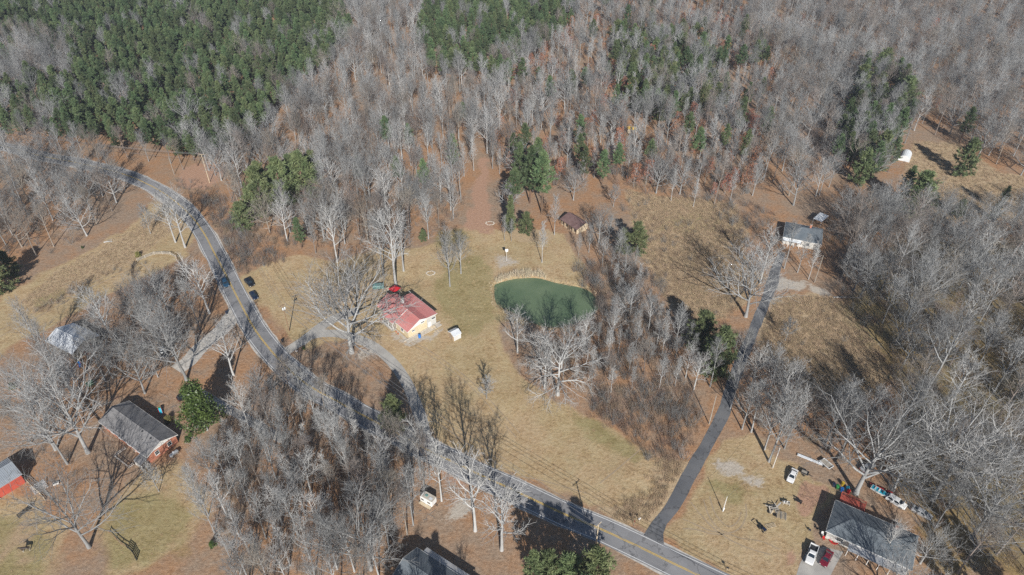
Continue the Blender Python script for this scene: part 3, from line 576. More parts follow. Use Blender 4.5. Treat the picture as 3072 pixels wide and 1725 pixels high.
# porch deck with rails along the near side of the brick house
dk = thing('yard_pen', 'small fenced pen with pale rails along the front of the brick house', 'pen', cb[0], cb[1])
for a, b in (((hl-9.8, -W/2-3.6), (hl-3.4, -W/2-3.6)), ((hl-9.8, -W/2-3.6), (hl-9.8, -W/2-.4)), ((hl-3.4, -W/2-3.6), (hl-3.4, -W/2-2.3))):
    n = max(2, int(math.dist(a, b)/1.5)+1)
    for k in range(n): MB().box(a[0]+(b[0]-a[0])*k/(n-1), a[1]+(b[1]-a[1])*k/(n-1), .55, .1, .1, 1.1).build('post', M('wood_grey'), dk)
    for z in (.4, .95): MB().bar((*a, z), (*b, z), .05, .12).build('rail', M('white_paint'), dk)
# --- red barn at the left edge
zq = Z(0, 1340, 220/826)
cr_ = fit(zq(-330, 662), zq(246, 308), zq(84, 130), 3.3)
root, L, W, oh = gable('red_barn', 'red barn with ribbed grey metal roof at the left edge', 'barn', cr_, 3.3, 4.6, 'barn_red', 'tin_blue', 'tin_blue', .3, .4, .7)
MB().box(L/2-7.4, -W/2+.27, 1.2, 2.2, .06, 2.4).build('door_opening', M('wood_dark'), root)  # dark slab on the wall, its colour standing for the unlit doorway
MB().bar((L/2-8.55, -W/2+.23, 1.2), (L/2-8.55, -W/2+.23, 2.55), .14).build('door_post', M('wood_pale'), root); MB().bar((L/2-6.2, -W/2+.2, .0), (L/2-6.9, -W/2+.2, 2.5), .16).build('brace', M('wood_pale'), root)
for k in range(8): MB().box(L/2-.32-k*1.55, -W/2+.27, 1.5, .05, .04, 2.9).build('batten', M('barn_red'), root)
# --- house at the bottom edge
zh = Z(1180, 1430, 380/1863)
a_, b_ = P(*zh(350, 1040), 3.0), P(*zh(960, 1440), 3.0); u_ = (b_-a_).normalized(); n_ = Vector((-u_.y, u_.x, 0)); Lb, Wb = 19.0, 9.0
cc = a_+u_*Lb/2-n_*Wb/2
root, L, W, oh = gable('lower_house', 'long house with slate grey roof in tree shade at the bottom edge', 'house', (Vector((cc.x, cc.y, 0)), math.atan2(u_.y, u_.x), Lb, Wb), 3.0, 5.0, 'siding_white', 'shingle_slate', 'white_paint', .45, 0, 0, 'siding_white')
MB().slab([(-L/2+1.6, W/2+.05, 2.75), (L/2-3.5, W/2+.05, 2.75), (L/2-3.5, W/2+1.5, 2.5), (-L/2+1.6, W/2+1.5, 2.5)], .1).build('porch_roof', M('tin_rust'), root)
for k in range(5): MB().box(-L/2+1.8+k*3.4, W/2+1.35, 1.2, .12, .12, 2.4).build('porch_post', M('white_paint'), root)
MB().bar((-L/2-.3, -W/2+.4, .6), (-L/2-.3, W/2-2, .6), .06, 1.2).build('side_rail', M('white_paint'), root)
# --- house at the lower right with dark roof and red deck
zd = Z(2380, 1420, 400/1896)
A1, N1 = P(*zd(415, 800), 2.9), P(*zd(600, 375), 2.9); N2 = P(*zd(1690, 850), 2.9)
uu = (N2-N1).normalized(); nn_ = Vector((-uu.y, uu.x, 0)); Wd = (N1-A1).dot(nn_); Ld = 18.2; ctr = N1+uu*Ld/2-nn_*Wd/2
root, L, W, oh = hip('slate_roof_house', 'house with dark slate hip roof and red deck at the lower right', 'house', (Vector((ctr.x, ctr.y, 0)), math.atan2(uu.y, uu.x), Ld, Wd), 2.9, 4.7, 'siding_white', 'shingle_slate', 'white_paint', .45, Wd*.42)
slate_root = root
for x in (-5.8, -2.8, .5, 3.6, 6.6): opening(root, L, W, oh, 'S', x, 1.65, 1.4, 1.2)
opening(root, L, W, oh, 'S', -1.2, 1.05, .95, 2.0, 'door', 'white_paint', 'plastic_red', 0)
chimney(root, 4.4, W/2-.9, 2.6, 4.6, 'brick_red', .55)
MB().slab([(-L/2+5.2, -W/2-1.9, 2.3), (L/2-1.0, -W/2-1.9, 2.3), (L/2-1.0, -W/2-.03, 2.68), (-L/2+5.2, -W/2-.03, 2.68)], .1).build('porch_roof', M('tin_rust'), root)
for k in range(6): MB().box(-L/2+5.4+k*2.2, -W/2-1.75, 1.12, .12, .12, 2.25).build('porch_post', M('white_paint'), root)
dx0, dx1, dy0, dy1 = -L/2+1.0, -L/2+6.6, W/2+.05, W/2+4.2
for k in range(18): MB().box(dx0+.155+k*(dx1-dx0)/18, (dy0+dy1)/2, 1.0, (dx1-dx0)/18-.02, dy1-dy0, .05).build('deck_board', M('deck_red'), root)
for x in (dx0+.05, (dx0+dx1)/2, dx1-.05): MB().box(x, dy1-.06, .95, .12, .12, 1.9).build('deck_post', M('deck_red'), root)
for k in range(26): MB().box(dx0+.1+k*(dx1-dx0-.2)/25, dy1-.05, 1.45, .05, .05, .85).build('baluster', M('deck_red'), root)
for k in range(16): MB().box(dx1-.05, dy0+.15+k*.25, 1.45, .05, .05, .85).build('baluster', M('deck_red'), root)
MB().box((dx0+dx1)/2, dy1-.05, 1.9, dx1-dx0+.1, .12, .06).build('deck_rail', M('deck_red'), root); MB().box(dx1-.05, (dy0+dy1)/2, 1.905, .12, dy1-dy0, .06).build('deck_rail', M('deck_red'), root)
# --- small roofs among the trees
p = P(2714, 474); root = thing('white_greenhouse', 'arched white tunnel shelter beside the pines on the right', 'shelter', p, R(58)); BLOCK_PEND.append(footprint(p, R(58), 8, 5))
sect = [(-2.3, 0)]+[(2.3*math.cos(math.pi-math.pi*k/10), .5+2.2*math.sin(math.pi*k/10)) for k in range(11)]+[(2.3, 0)]
for k in range(6): MB().prism(sect, -3.6+k*1.2, -2.42+k*1.2).build('cover_panel', M('white_metal'), root)
p = P(1893, 396); root, L, W, oh = gable('yellow_shed', 'small shed with pale yellow roof deep in the woods', 'shed', (p, R(-8), 4.4, 3.0), 2.0, 2.7, 'wood_pale', 'line_yellow', 'wood_pale', .2)
# ---------------------------------------------------------------- trees: prototypes
def seg_arrays(segs, n):
    """tapered n-sided pieces for (p0, p1, r0, r1) rows -> verts, quads"""
    a = np.array(segs, float); p0, p1, r0, r1 = a[:, 0:3], a[:, 3:6], a[:, 6], a[:, 7]
    d = p1-p0; d /= np.linalg.norm(d, axis=1)[:, None]+1e-9
    up = np.where(np.abs(d[:, 2:3]) < .9, np.array([[0, 0, 1.]]), np.array([[1., 0, 0]]))
    u = np.cross(d, up); u /= np.linalg.norm(u, axis=1)[:, None]+1e-9; v = np.cross(d, u)
    k = len(a); vs = np.zeros((k, 2, n, 3))
    for j in range(n):
        e = u*math.cos(2*math.pi*j/n)+v*math.sin(2*math.pi*j/n)
        vs[:, 0, j] = p0+e*r0[:, None]; vs[:, 1, j] = p1+e*r1[:, None]
    base = (np.arange(k)*2*n)[:, None]; fs = []
    for j in range(n):
        j2 = (j+1) % n; fs.append(np.concatenate([base+j, base+j2, base+n+j2, base+n+j], 1))
    return vs.reshape(-1, 3), np.concatenate(fs, 0)
def np_mesh(name, parts, smooth=True):
    """parts: list of (verts, faces(k-gons as int array), material) joined into one mesh"""
    me = bpy.data.meshes.new(name); vs = []; lv = []; ls = []; mi = []; off = 0; lo = 0; mats = []
    for v, f, m in parts:
        if m not in mats: mats.append(m)
        vs.append(v); lv.append((f+off).ravel()); k = f.shape[1]; ls.append(np.arange(len(f))*k+lo); mi.append(np.full(len(f), mats.index(m)))
        off += len(v); lo += f.size
    V = np.concatenate(vs); LV = np.concatenate(lv).astype(np.int32); LS = np.concatenate(ls).astype(np.int32); MI = np.concatenate(mi).astype(np.int32)
    me.vertices.add(len(V)); me.vertices.foreach_set('co', V.ravel()); me.loops.add(len(LV)); me.loops.foreach_set('vertex_index', LV)
    me.polygons.add(len(LS)); me.polygons.foreach_set('loop_start', LS); me.polygons.foreach_set('material_index', MI)
    for m in mats: me.materials.append(M(m))
    me.update(calc_edges=True)
    if smooth: me.shade_smooth()
    return me
def rot_dir(rng, d, ang, az):
    a = Vector(d).orthogonal().normalized(); b = Vector(d).cross(a)
    return (Vector(d)*math.cos(ang)+(a*math.cos(az)+b*math.sin(az))*math.sin(ang)).normalized()
def grow_tree(seed, H=18, r0=.26, clear=.35, trunk=.82, nl=13, ang=(35, 62), limb=.42, nch=(7, 6, 3), trop=.12, wob=.10, thick=1.0, top=1.0, droop=0.0):
    rng = random.Random(seed); S = {0: [], 1: [], 2: [], 3: [], 4: []}; tips = []
    def go(p, d, L, r, lv):
        n = (9, 5, 3, 2, 1)[lv]; pts = [p]; rs = [r]; dirs = [d]
        end = r*(.30, .28, .3, .35, .3)[lv]
        for i in range(n):
            j = wob*(.35 if lv == 0 else 1.25)
            d = (d+Vector((rng.uniform(-j, j), rng.uniform(-j, j), rng.uniform(-j, j)))+Vector((0, 0, trop if lv < 3 else trop*.3))-Vector((0, 0, droop*(i/n) if lv in (1, 2) else 0))).normalized()
            q = pts[-1]+d*(L/n); pts.append(q); rs.append(r+(end-r)*((i+1)/n)); dirs.append(d)
        if lv == 0: rs[0] = r*1.35
        for i in range(n): S[lv].append((*pts[i], *pts[i+1], rs[i], rs[i+1]))
        if lv == 4: return
        if lv == 3: tips.append(pts[-1])
        m = nl if lv == 0 else nch[lv-1]
        az = rng.uniform(0, 6.28)
        for k in range(m):
            t = (clear/trunk+(1-clear/trunk)*((k+rng.uniform(.1, .9))/m)) if lv == 0 else .18+.82*((k+rng.uniform(0, 1))/m)
            f = min(t, .999)*n; i = int(f); q = pts[i].lerp(pts[i+1], f-i); rr = rs[i]+(rs[i+1]-rs[i])*(f-i)
            az += 2.4+rng.uniform(-.6, .6)
            if lv == 0:
                a = R(ang[1]+(ang[0]-ang[1])*((t-clear/trunk)/(1-clear/trunk+1e-6))+rng.uniform(-9, 9)); ln = H*limb*(1.0-.45*top*((t-clear/trunk)/(1-clear/trunk+1e-6)))*rng.uniform(.75, 1.15); nr = min(rr*.72, r*.5)
            else:
                a = R(rng.uniform(26, 58)); ln = L*(.62, .62, .55)[lv-1]*(1.05-.55*t)*rng.uniform(.7, 1.25); nr = rr*(.62, .66, .7)[lv-1]
            nr = max(nr, (.06, .042, .026, .0135)[lv]*thick)
            go(q, rot_dir(rng, dirs[i+1], a, az), ln, nr, lv+1)
    go(Vector((0, 0, -.15)), Vector((0, 0, 1)), H*trunk, r0, 0)
    return S, tips
def bare(name, seed, bark='bark', leaves=None, nleaf=0, **kw):
    S, tips = grow_tree(seed, **kw); rng = np.random.RandomState(seed)
    tr = [seg_arrays(S[0], 7)+(bark,), seg_arrays(S[1], 5)+(bark,)]
    tw = 'twig_pale' if bark == 'bark_pale' else 'twig'
    cr = [seg_arrays(S[2], 4)+(bark,), seg_arrays(S[3], 3)+(bark,), seg_arrays(S[4], 3)+(tw,)]
    if leaves:
        t = np.array([tuple(q) for q in tips]); c = t[rng.randint(0, len(t), nleaf)]+rng.normal(0, .28, (nleaf, 3))
        cr.append(leaf_quads(rng, c, .17)+(leaves,))
    return np_mesh(name+'_trunk', tr), np_mesh(name+'_crown', cr), np_mesh(name, tr+cr)
def leaf_quads(rng, c, s, flat=0.0):
    k = len(c); a = rng.normal(0, 1, (k, 3)); a[:, 2] *= 1-flat; a /= np.linalg.norm(a, axis=1)[:, None]; b = rng.normal(0, 1, (k, 3)); b = np.cross(a, b); b /= np.linalg.norm(b, axis=1)[:, None]
    s = s*rng.uniform(.6, 1.4, (k, 1)); v = np.stack([c-a*s, c+b*s*.55, c+a*s, c-b*s*.55], 1).reshape(-1, 3)
    return v, np.arange(4*k).reshape(-1, 4)
def needle_tufts(rng, c, out, s, n):
    """n slender triangles fanned out of each tuft centre"""
    k = len(c); d = out[:, None, :]*.8+rng.normal(0, .62, (k, n, 3)); d /= np.linalg.norm(d, axis=2)[..., None]
    w = np.cross(d, rng.normal(0, 1, (k, n, 3))); w /= np.linalg.norm(w, axis=2)[..., None]
    L = s*rng.uniform(.6, 1.3, (k, n, 1)); p = c[:, None, :]+rng.normal(0, s*.18, (k, n, 3))
    v = np.stack([p-w*L*.17, p+w*L*.17, p+d*L], 2).reshape(-1, 3)
    return v, np.arange(len(v)).reshape(-1, 3)
def pine(name, seed, H=17, r0=.2, base=.35, rad=2.7, nb=46, needle='needles', shape='pine', tuft=.75, nt=9, per=8):
    rng = random.Random(seed); nr = np.random.RandomState(seed); S0 = []; S1 = []; C = []; O = []
    p = Vector((0, 0, -.15)); n = 8; lean = Vector((rng.uniform(-.02, .02), rng.uniform(-.02, .02), 1))
    pts = [p+lean*(H*i/n)+Vector((rng.uniform(-.06, .06), rng.uniform(-.06, .06), 0))*(i > 0) for i in range(n+1)]
    for i in range(n): S0.append((*pts[i], *pts[i+1], r0*(1.15-i/n), r0*(1.15-(i+1)/n)+.01))
    az = 0
    for k in range(nb):
        t = base+(1-base)*((k+rng.uniform(0, 1))/nb); az += 2.4+rng.uniform(-.5, .5); u = (t-base)/(1-base)
        if shape == 'pine': ln = rad*(math.sin(min(1, u*1.9+.42)*math.pi*.5) if u < .3 else (1-u)**.62*1.16+.06)*rng.uniform(.6, 1.15)
        else: ln = rad*((1-u)**.85*1.05+.05)*min(1, .55+u*4)*rng.uniform(.7, 1.12)
        f = min(t, .999)*n; i = int(f); q = pts[i].lerp(pts[i+1], f-i)
        el = R(rng.uniform(-12, 22)+u*38) if shape == 'pine' else R(rng.uniform(10, 35)+u*25)
        d = Vector((math.cos(az)*math.cos(el), math.sin(az)*math.cos(el), math.sin(el)))
        e = q+d*ln+Vector((0, 0, ln*.10)); S1.append((*q, *e, .035, .012))
        for j in range(per):
            v = (.28 if shape == 'pine' else .1)+.75*(j+rng.random())/per; c = q.lerp(e, v)+Vector((rng.gauss(0, .22), rng.gauss(0, .22), rng.gauss(0, .16)))*max(.5, ln/rad*1.4)
            C.append(tuple(c)); O.append(tuple((d+Vector((0, 0, .35))).normalized()))
    C.append(tuple(pts[-1])); O.append((0, 0, 1))
    tr = [seg_arrays(S0, 6)+('bark_pine',)]
    cr = [needle_tufts(nr, np.array(C), np.array(O), tuft, nt)+(needle,), seg_arrays(S1, 3)+('bark_pine',)]
    return np_mesh(name+'_trunk', tr), np_mesh(name+'_crown', cr, False), np_mesh(name, tr+cr, False)
def broadleaf(name, seed, H, rad, leaf, nleaf, size, lobes=16, base=.08):
    rng = random.Random(seed); nr = np.random.RandomState(seed); S = [(0, 0, -.1, 0, 0, H*.8, .2, .05)]; cs = []
    for k in range(lobes):
        u = (k+.5)/lobes; z = H*(base+.1+.78*u); a = k*2.4; rr = rad*.62*math.sin(min(1, .35+u)*math.pi)**.7 if u > .1 else rad*.6
        c = np.array([math.cos(a)*rr*rng.uniform(.5, 1), math.sin(a)*rr*rng.uniform(.5, 1), z]); cs.append((c, rad*rng.uniform(.34, .52))); S.append((0, 0, z*.6, *c, .07, .02))
    C = []
    for c, s in cs:
        d = nr.normal(0, 1, (nleaf//lobes, 3)); d /= np.linalg.norm(d, axis=1)[:, None]; C.append(c+d*s*nr.uniform(.55, 1.05, (len(d), 1))*np.array([1, 1, .8]))
    C = np.concatenate(C); C = C[C[:, 2] > .15]
    tr = [seg_arrays(S, 6)+('bark',)]; cr = [leaf_quads(nr, C, size, .3)+(leaf,)]
    return np_mesh(name+'_trunk', tr), np_mesh(name+'_crown', cr, False), np_mesh(name, tr+cr, False)
def bush(name, seed, h, rad, stems, m='brush', fan=4, r=.014):
    rng = random.Random(seed); S = []
    for k in range(stems):
        a = rng.uniform(0, 6.28); rr = rad*math.sqrt(rng.random()); p = Vector((math.cos(a)*rr*.45, math.sin(a)*rr*.45, -.05)); e = Vector((math.cos(a)*rr*1.1, math.sin(a)*rr*1.1, h*rng.uniform(.6, 1.1)))
        mid = p.lerp(e, .5)+Vector((rng.gauss(0, .1), rng.gauss(0, .1), .12*h)); S += [(*p, *mid, r*1.3, r), (*mid, *e, r, r*.4)]
        for j in range(fan):
            t = rng.random(); q = p.lerp(mid, t) if j % 3 == 0 else mid.lerp(e, t); g = q+Vector((rng.gauss(0, .3), rng.gauss(0, .3), rng.uniform(.15, .55)))*h*.32
            S.append((*q, *g, r*.7, r*.25))
    return np_mesh(name, [seg_arrays(S, 3)+(m,)])
def tuft(name, seed, h, rad, blades, m, w=.03):
    nr = np.random.RandomState(seed); k = blades; a = nr.uniform(0, 6.28, k); rr = rad*np.sqrt(nr.random_sample(k))
    p = np.stack([np.cos(a)*rr, np.sin(a)*rr, np.full(k, -.03)], 1); hh = h*nr.uniform(.55, 1.15, k); ln = nr.uniform(.1, .45, k)*h; b = nr.uniform(0, 6.28, k)
    tip = p+np.stack([np.cos(b)*ln, np.sin(b)*ln, hh], 1); s = np.stack([-np.sin(b), np.cos(b), np.zeros(k)], 1)*w
    return np_mesh(name, [(np.stack([p-s, p+s, tip], 1).reshape(-1, 3), np.arange(3*k).reshape(-1, 3), m)], False)
PROTO = {}                                               # kind -> list of (trunk mesh, crown mesh, joined mesh, natural height)
def proto(k, H, meshes): PROTO.setdefault(k, []).append(meshes+(H,))
for s in range(7): proto('forest', 20, bare('forest%d' % s, 20+s, 'bark_brown' if s in (2, 5) else 'bark', H=20, r0=.22, clear=(.42, .3, .5, .36, .25, .45, .38)[s], trunk=.86, nl=(13, 15, 11, 14, 16, 12, 10)[s], ang=(18, 44), limb=.36, nch=(7, 5, 3), trop=.17))
for s in range(5): proto('spread', 18, bare('spread%d' % s, 40+s, 'bark_brown' if s == 3 else 'bark', H=18, r0=.34, clear=.2, trunk=.62, nl=13, ang=(24, 66), limb=.60, nch=(8, 6, 3), trop=.10, wob=.15, top=.35))
for s in range(3): proto('pale', 19, bare('pale%d' % s, 60+s, 'bark_pale', H=19, r0=.27, clear=.26, trunk=.78, nl=14, ang=(24, 54), limb=.35, nch=(7, 5, 3), trop=.13, wob=.14, top=.7))
for s in range(3): proto('pole', 15, bare('pole%d' % s, 80+s, 'bark_pale' if s == 1 else 'bark', H=15, r0=.13, clear=.3, trunk=.93, nl=18, ang=(28, 46), limb=.22, nch=(6, 5, 3), trop=.14, thick=.9))
for s in range(2): proto('russet', 11, bare('russet%d' % s, 100+s, 'bark', 'leaf_russet', 1500, H=11, r0=.11, clear=.15, trunk=.9, nl=16, ang=(35, 70), limb=.32, nch=(5, 5, 2), trop=.1))
for s in range(2): proto('young', 6, bare('young%d' % s, 110+s, 'bark', H=6, r0=.08, clear=.2, trunk=.85, nl=14, ang=(30, 60), limb=.42, nch=(6, 5, 3), trop=.14, thick=.8))
proto('oak', 18, bare('oak', 48, 'bark_pale', H=18, r0=.36, clear=.2, trunk=.6, nl=14, ang=(22, 64), limb=.62, nch=(9, 7, 4), trop=.09, wob=.17, top=.35))
for s in range(2): proto('droop', 13, bare('droop%d' % s, 120+s, 'bark_pale', H=13, r0=.3, clear=.2, trunk=.66, nl=14, ang=(35, 85), limb=.62, nch=(9, 7, 4), trop=.02, wob=.2, top=.3, droop=.22))
for s in range(4): proto('pine', 17, pine('pine%d' % s, 140+s, H=17, base=(.3, .4, .25, .48)[s], rad=(3.0, 2.7, 3.2, 2.9)[s], nb=60, tuft=.6, nt=11))
for s in range(2): proto('cedar', 9, pine('cedar%d' % s, 150+s, H=9, r0=.13, base=.04, rad=2.1, nb=70, needle='needles_cedar', shape='cone', tuft=.5, nt=8, per=7))
for s in range(2): proto('fat', 10, pine('fat%d' % s, 170+s, H=10, r0=.2, base=.08, rad=3.4, nb=64, needle='needles_cedar', tuft=.62, nt=10, per=9))
proto('magnolia', 9, broadleaf('magnolia', 160, 9, 3.6, 'leaf_gloss', 8000, .17, 22))
proto('shrub', 2.2, broadleaf('shrub', 161, 2.2, 1.2, 'leaf_gloss', 1500, .12, 9, 0))
proto('tanbush', 2.0, broadleaf('tanbush', 162, 2.0, 1.6, 'leaf_olive', 1500, .12, 9, 0))
# ---------------------------------------------------------------- trees: where they stand
PTS = []                                                 # (x, y, kind, variant, height, label, group, name, category, rz)
rt = random.Random(77)
def clear_of_lines(x, y, extra=0.0):
    for c, w in LINES:
        if np.min((c[:, 0]-x)**2+(c[:, 1]-y)**2) < (w+extra)**2: return False
    return True
NAMES = {'pine': ('pine_tree', 'pine tree'), 'cedar': ('cedar_tree', 'evergreen tree'), 'fat': ('evergreen_tree', 'evergreen tree'), 'magnolia': ('magnolia_tree', 'evergreen tree'), 'shrub': ('shrub', 'shrub'), 'tanbush': ('shrub', 'shrub')}
def plant(px, py, k, top=None, label=None, h=None, group=None, world=None):
    p = P(px, py) if world is None else Vector((*world, 0))
    if h is None: h = max(1.0, tall(px, py, top))
    nm, cat = NAMES.get(k, ('bare_tree', 'tree'))
    PTS.append([p.x, p.y, k, rt.choice([i for i in range(len(PROTO[k])) if not (k == 'spread' and i == 3 or k == 'forest' and i in (2, 5))]), h, label, group, nm, cat, rt.uniform(0, 6.28)])
BLOCK = []                                               # world polygons that trees must keep off (filled with roofs, water and yards)
def zone(poly, spacing, kinds, label, group, hs, holes=(), seed=0, far=0):
    r = random.Random(seed); q = W2(poly); lo, hi = q.min(0), q.max(0); pts = []
    n = int((hi[0]-lo[0])*(hi[1]-lo[1])/(spacing*spacing)*3.2); cand = np.array([(r.uniform(lo[0], hi[0]), r.uniform(lo[1], hi[1])) for _ in range(n)])
    if not len(cand): return
    ok = sdist(cand, q) > 0
    for hpoly in holes: ok &= sdist(cand, W2(hpoly)) < 0
    for b in BLOCK: ok &= sdist(cand, b) < .5
    cell = {}
    for x, y in cand[ok]:
        g = (int(x//spacing), int(y//spacing))
        if any((x-a)**2+(y-b2)**2 < spacing**2 for i in (-1, 0, 1) for j in (-1, 0, 1) for a, b2 in cell.get((g[0]+i, g[1]+j), ())): continue
        if y < 300 and not clear_of_lines(x, y): continue
        cell.setdefault(g, []).append((x, y))
        k = r.choices([c[0] for c in kinds], [c[1] for c in kinds])[0]
        h0, h1 = hs[k] if isinstance(hs, dict) and k in hs else (hs['*'] if isinstance(hs, dict) else hs)
        nm, cat = NAMES.get(k, ('bare_tree', 'tree'))
        lab = label[k] if isinstance(label, dict) and k in label else (label['*'] if isinstance(label, dict) else label)
        grp = group if nm == 'bare_tree' and k != 'russet' else group+', '+('evergreens' if nm != 'bare_tree' else 'russet saplings')
        PTS.append([x, y, k, r.randrange(len(PROTO[k])), r.uniform(h0, h1), lab, grp, nm, cat, r.uniform(0, 6.28)])
BLOCK += BLOCK_PEND+[POND_W]
HERO = [  # foot x, foot y, kind, row of the top, label
 (556, 742, 'pale', 565, 'pale barked tree standing closest to the road on the outside of the bend'),
 (527, 727, 'pale', 560, 'pale barked tree just left of the roadside one at the bend'),
 (452, 701, 'young', 615, 'small bare tree with reddish twigs in the field left of the bend'),
 (1012, 786, 'pale', 600, 'big pale tree at the left corner of the lawn edge'),
 (1188, 857, 'pale', 615, 'tall white trunked tree rising right behind the red canopy'),
 (1211, 813, 'forest', 632, 'bare tree right of the white trunked one behind the canopy'),
 (1150, 825, 'forest', 640, 'bare tree left of the white trunked one behind the canopy'),
 (1350, 859, 'forest', 692, 'slim bare tree on the lawn between red roofed house and pond'),
 (1383, 821, 'forest', 706, 'bare tree on the lawn just behind the slim one near the pond'),
 (1055, 1058, 'oak', 805, 'massive spreading oak over the driveway in front of the red roofed house'),
 (1626, 788, 'pole', 664, 'lone thin tree with a sharp shadow on the grass above the pond'),
 (1514, 722, 'pole', 645, 'small bare tree left of the cedar above the pond'), (1534, 724, 'pole', 655, 'thin sapling touching the cedar above the pond'),
 (1663, 705, 'pole', 585, 'slim white stemmed tree just left of the brown cabin'), (1796, 728, 'spread', 625, 'low branching bare tree at the right end of the brown cabin'),
 (1553, 1058, 'pale', 925, 'white branched tree at the near left corner of the pond'), (1634, 1165, 'pale', 1000, 'wide bare tree on the near bank of the pond'),
 (1752, 1050, 'pale', 930, 'white branched tree at the near right corner of the pond'), (1674, 1185, 'droop', 1010, 'white sprawling tree with drooping limbs at the field corner'),
 (1460, 1196, 'young', 1130, 'tiny bare sapling alone on the open lawn'), (1426, 1592, 'pale', 1335, 'tall white tree beside the road near the camper'),
 (1505, 1650, 'pale', 1440, 'white branched tree right of the tall one by the road'), (1325, 1503, 'pole', 1315, 'slim straight tree right of the small camper'),
 (1260, 1415, 'pale', 1245, 'pale tree where the driveway rejoins the road'), (1113, 1708, 'spread', 1490, 'pale branching tree left of the lower house'),
 (1240, 1575, 'pole', 1400, 'thin mossy tree just left of the small camper'), (477, 1474, 'young', 1398, 'small round bare tree in the brick house yard'),
 (265, 1358, 'spread', 1110, 'big leaning tree whose limbs hang over the brick house roof'), (203, 1392, 'forest', 1180, 'grey tree left of the one over the brick house'),
 (268, 1642, 'spread', 1440, 'wide open grown tree near the paddock with the horse'), (560, 1140, 'spread', 925, 'large thick trunked tree beside the pale pickup'),
 (701, 1126, 'pale', 965, 'white forked tree between the road and the glossy evergreen'), (361, 1064, 'forest', 860, 'bare tree right of the tin barn'),
 (137, 1078, 'forest', 905, 'bare tree in front of the left end of the tin barn'), (180, 1112, 'forest', 960, 'bare tree in front of the middle of the tin barn'),
 (316, 1142, 'forest', 985, 'bare tree between the tin barn and the brick house'), (628, 940, 'pale', 765, 'bare tree overhanging the road above the gravel drive'),
 (505, 935, 'pale', 815, 'bare tree inside the rail fence loop'), (465, 1020, 'forest', 860, 'bare tree between the rail fence and the pale pickup'),
 (430, 985, 'spread', 845, 'spreading tree left of the rail fence loop end'), (600, 990, 'forest', 840, 'bare tree on the left edge of the gravel drive'),
 (250, 1230, 'forest', 1060, 'bare tree at the left end of the brick house'), (435, 1180, 'spread', 1030, 'bare tree behind the brick house roof'),
 (80, 1290, 'young', 1190, 'bare tree beside the left edge above the red barn'),
 (834, 1190, 'young', 1120, 'low bushy tree on the verge below the driveway mouth'),
 (2226, 1288, 'forest', 1150, 'leftmost of the pale trees clumped beside the lane'), (2293, 1348, 'forest', 1175, 'thin tree second in the clump beside the lane'),
 (2307, 1385, 'forest', 1180, 'front tree of the clump beside the lane, with long shadow'), (2353, 1346, 'pole', 1165, 'tree nearest the white pole in the clump by the lane'),
 (2475, 1330, 'forest', 1150, 'grey tree standing behind the pipe stack and trailer'), (2567, 1480, 'spread', 1230, 'big tree with thick roots beside the red deck'),
 (2795, 1500, 'oak', 1260, 'huge spreading tree right of the white sedan by the slate roof'), (2708, 1290, 'forest', 1130, 'bare tree in the wood above the boat trailer'),
 (2915, 1616, 'spread', 1400, 'bare tree near the lower right corner'), (2237, 950, 'spread', 755, 'white branched tree on the left edge of the lane before the house'),
 (2280, 850, 'pale', 680, 'white tree on the left of the lane nearest the grey house'), (2392, 818, 'pole', 700, 'bare tree in front of the grey hip roofed house'),
 (2380, 616, 'spread', 480, 'white trunked tree behind the grey hip roofed house'), (2446, 590, 'pale', 470, 'leaning pale tree beside the pines behind the carport'),
 (2580, 765, 'forest', 650, 'bare tree right of the grey hip roofed house'), (2612, 634, 'spread', 560, 'round crowned bare tree behind the white carport'),
 (2720, 968, 'spread', 780, 'broad dark limbed tree right of the golden meadow'), (2355, 1022, 'young', 955, 'small white sapling in the golden meadow'),
 (3015, 935, 'forest', 760, 'bare tree near the right edge beyond the meadow'), (2448, 243, 'spread', 140, 'large light oak above the pines on the right'),
 (2560, 870, 'spread', 740, 'bare tree at the corner of the pale gravel patch'), (2770, 1190, 'forest', 930, 'tall grey tree at the lower tip of the golden meadow'),
 (1597, 366, 'pale', 250, 'tall straight white trunk standing out of the middle wood'), (1720, 600, 'spread', 505, 'white fan shaped tree behind the brown cabin'),
 (1530, 640, 'young', 545, 'fan shaped tree left of the pines above the pond'), (1840, 620, 'young', 555, 'pale small tree right of the fan shaped one'),
 (630, 122, 'spread', 62, 'bare pale oak standing inside the pine plantation'), (578, 462, 'spread', 362, 'white limbed bare tree at the plantation edge above the road'),
 (2212, 1120, 'forest', 985, 'bare tree hanging over the middle of the lane from its right side'), (2252, 1165, 'pale', 1035, 'pale tree right of the shaded stretch of the lane'), (2305, 1185, 'forest', 1050, 'bare tree at the lower left corner of the golden meadow'), (2192, 1225, 'forest', 1085, 'bare tree beside the dark shaded bend of the lane'), (2370, 1215, 'pale', 1080, 'pale tree at the lower edge of the golden meadow'), (2130, 1160, 'forest', 1020, 'bare tree right beside the nearer evergreen of the lane pair'),
 (2352, 806, 'forest', 665, 'bare tree at the left front corner of the grey hip roofed house'), (2425, 838, 'pole', 730, 'thin tree left of the grey pole before the hip roofed house'),
 (2650, 1660, 'pale', 1560, 'pale bare tree in front of the right end of the slate roof'), (2760, 1690, 'spread', 1590, 'bare tree right of the slate roof at the bottom'),
]
for x, y, k, t, lab in HERO: plant(x, y, k, t, lab)
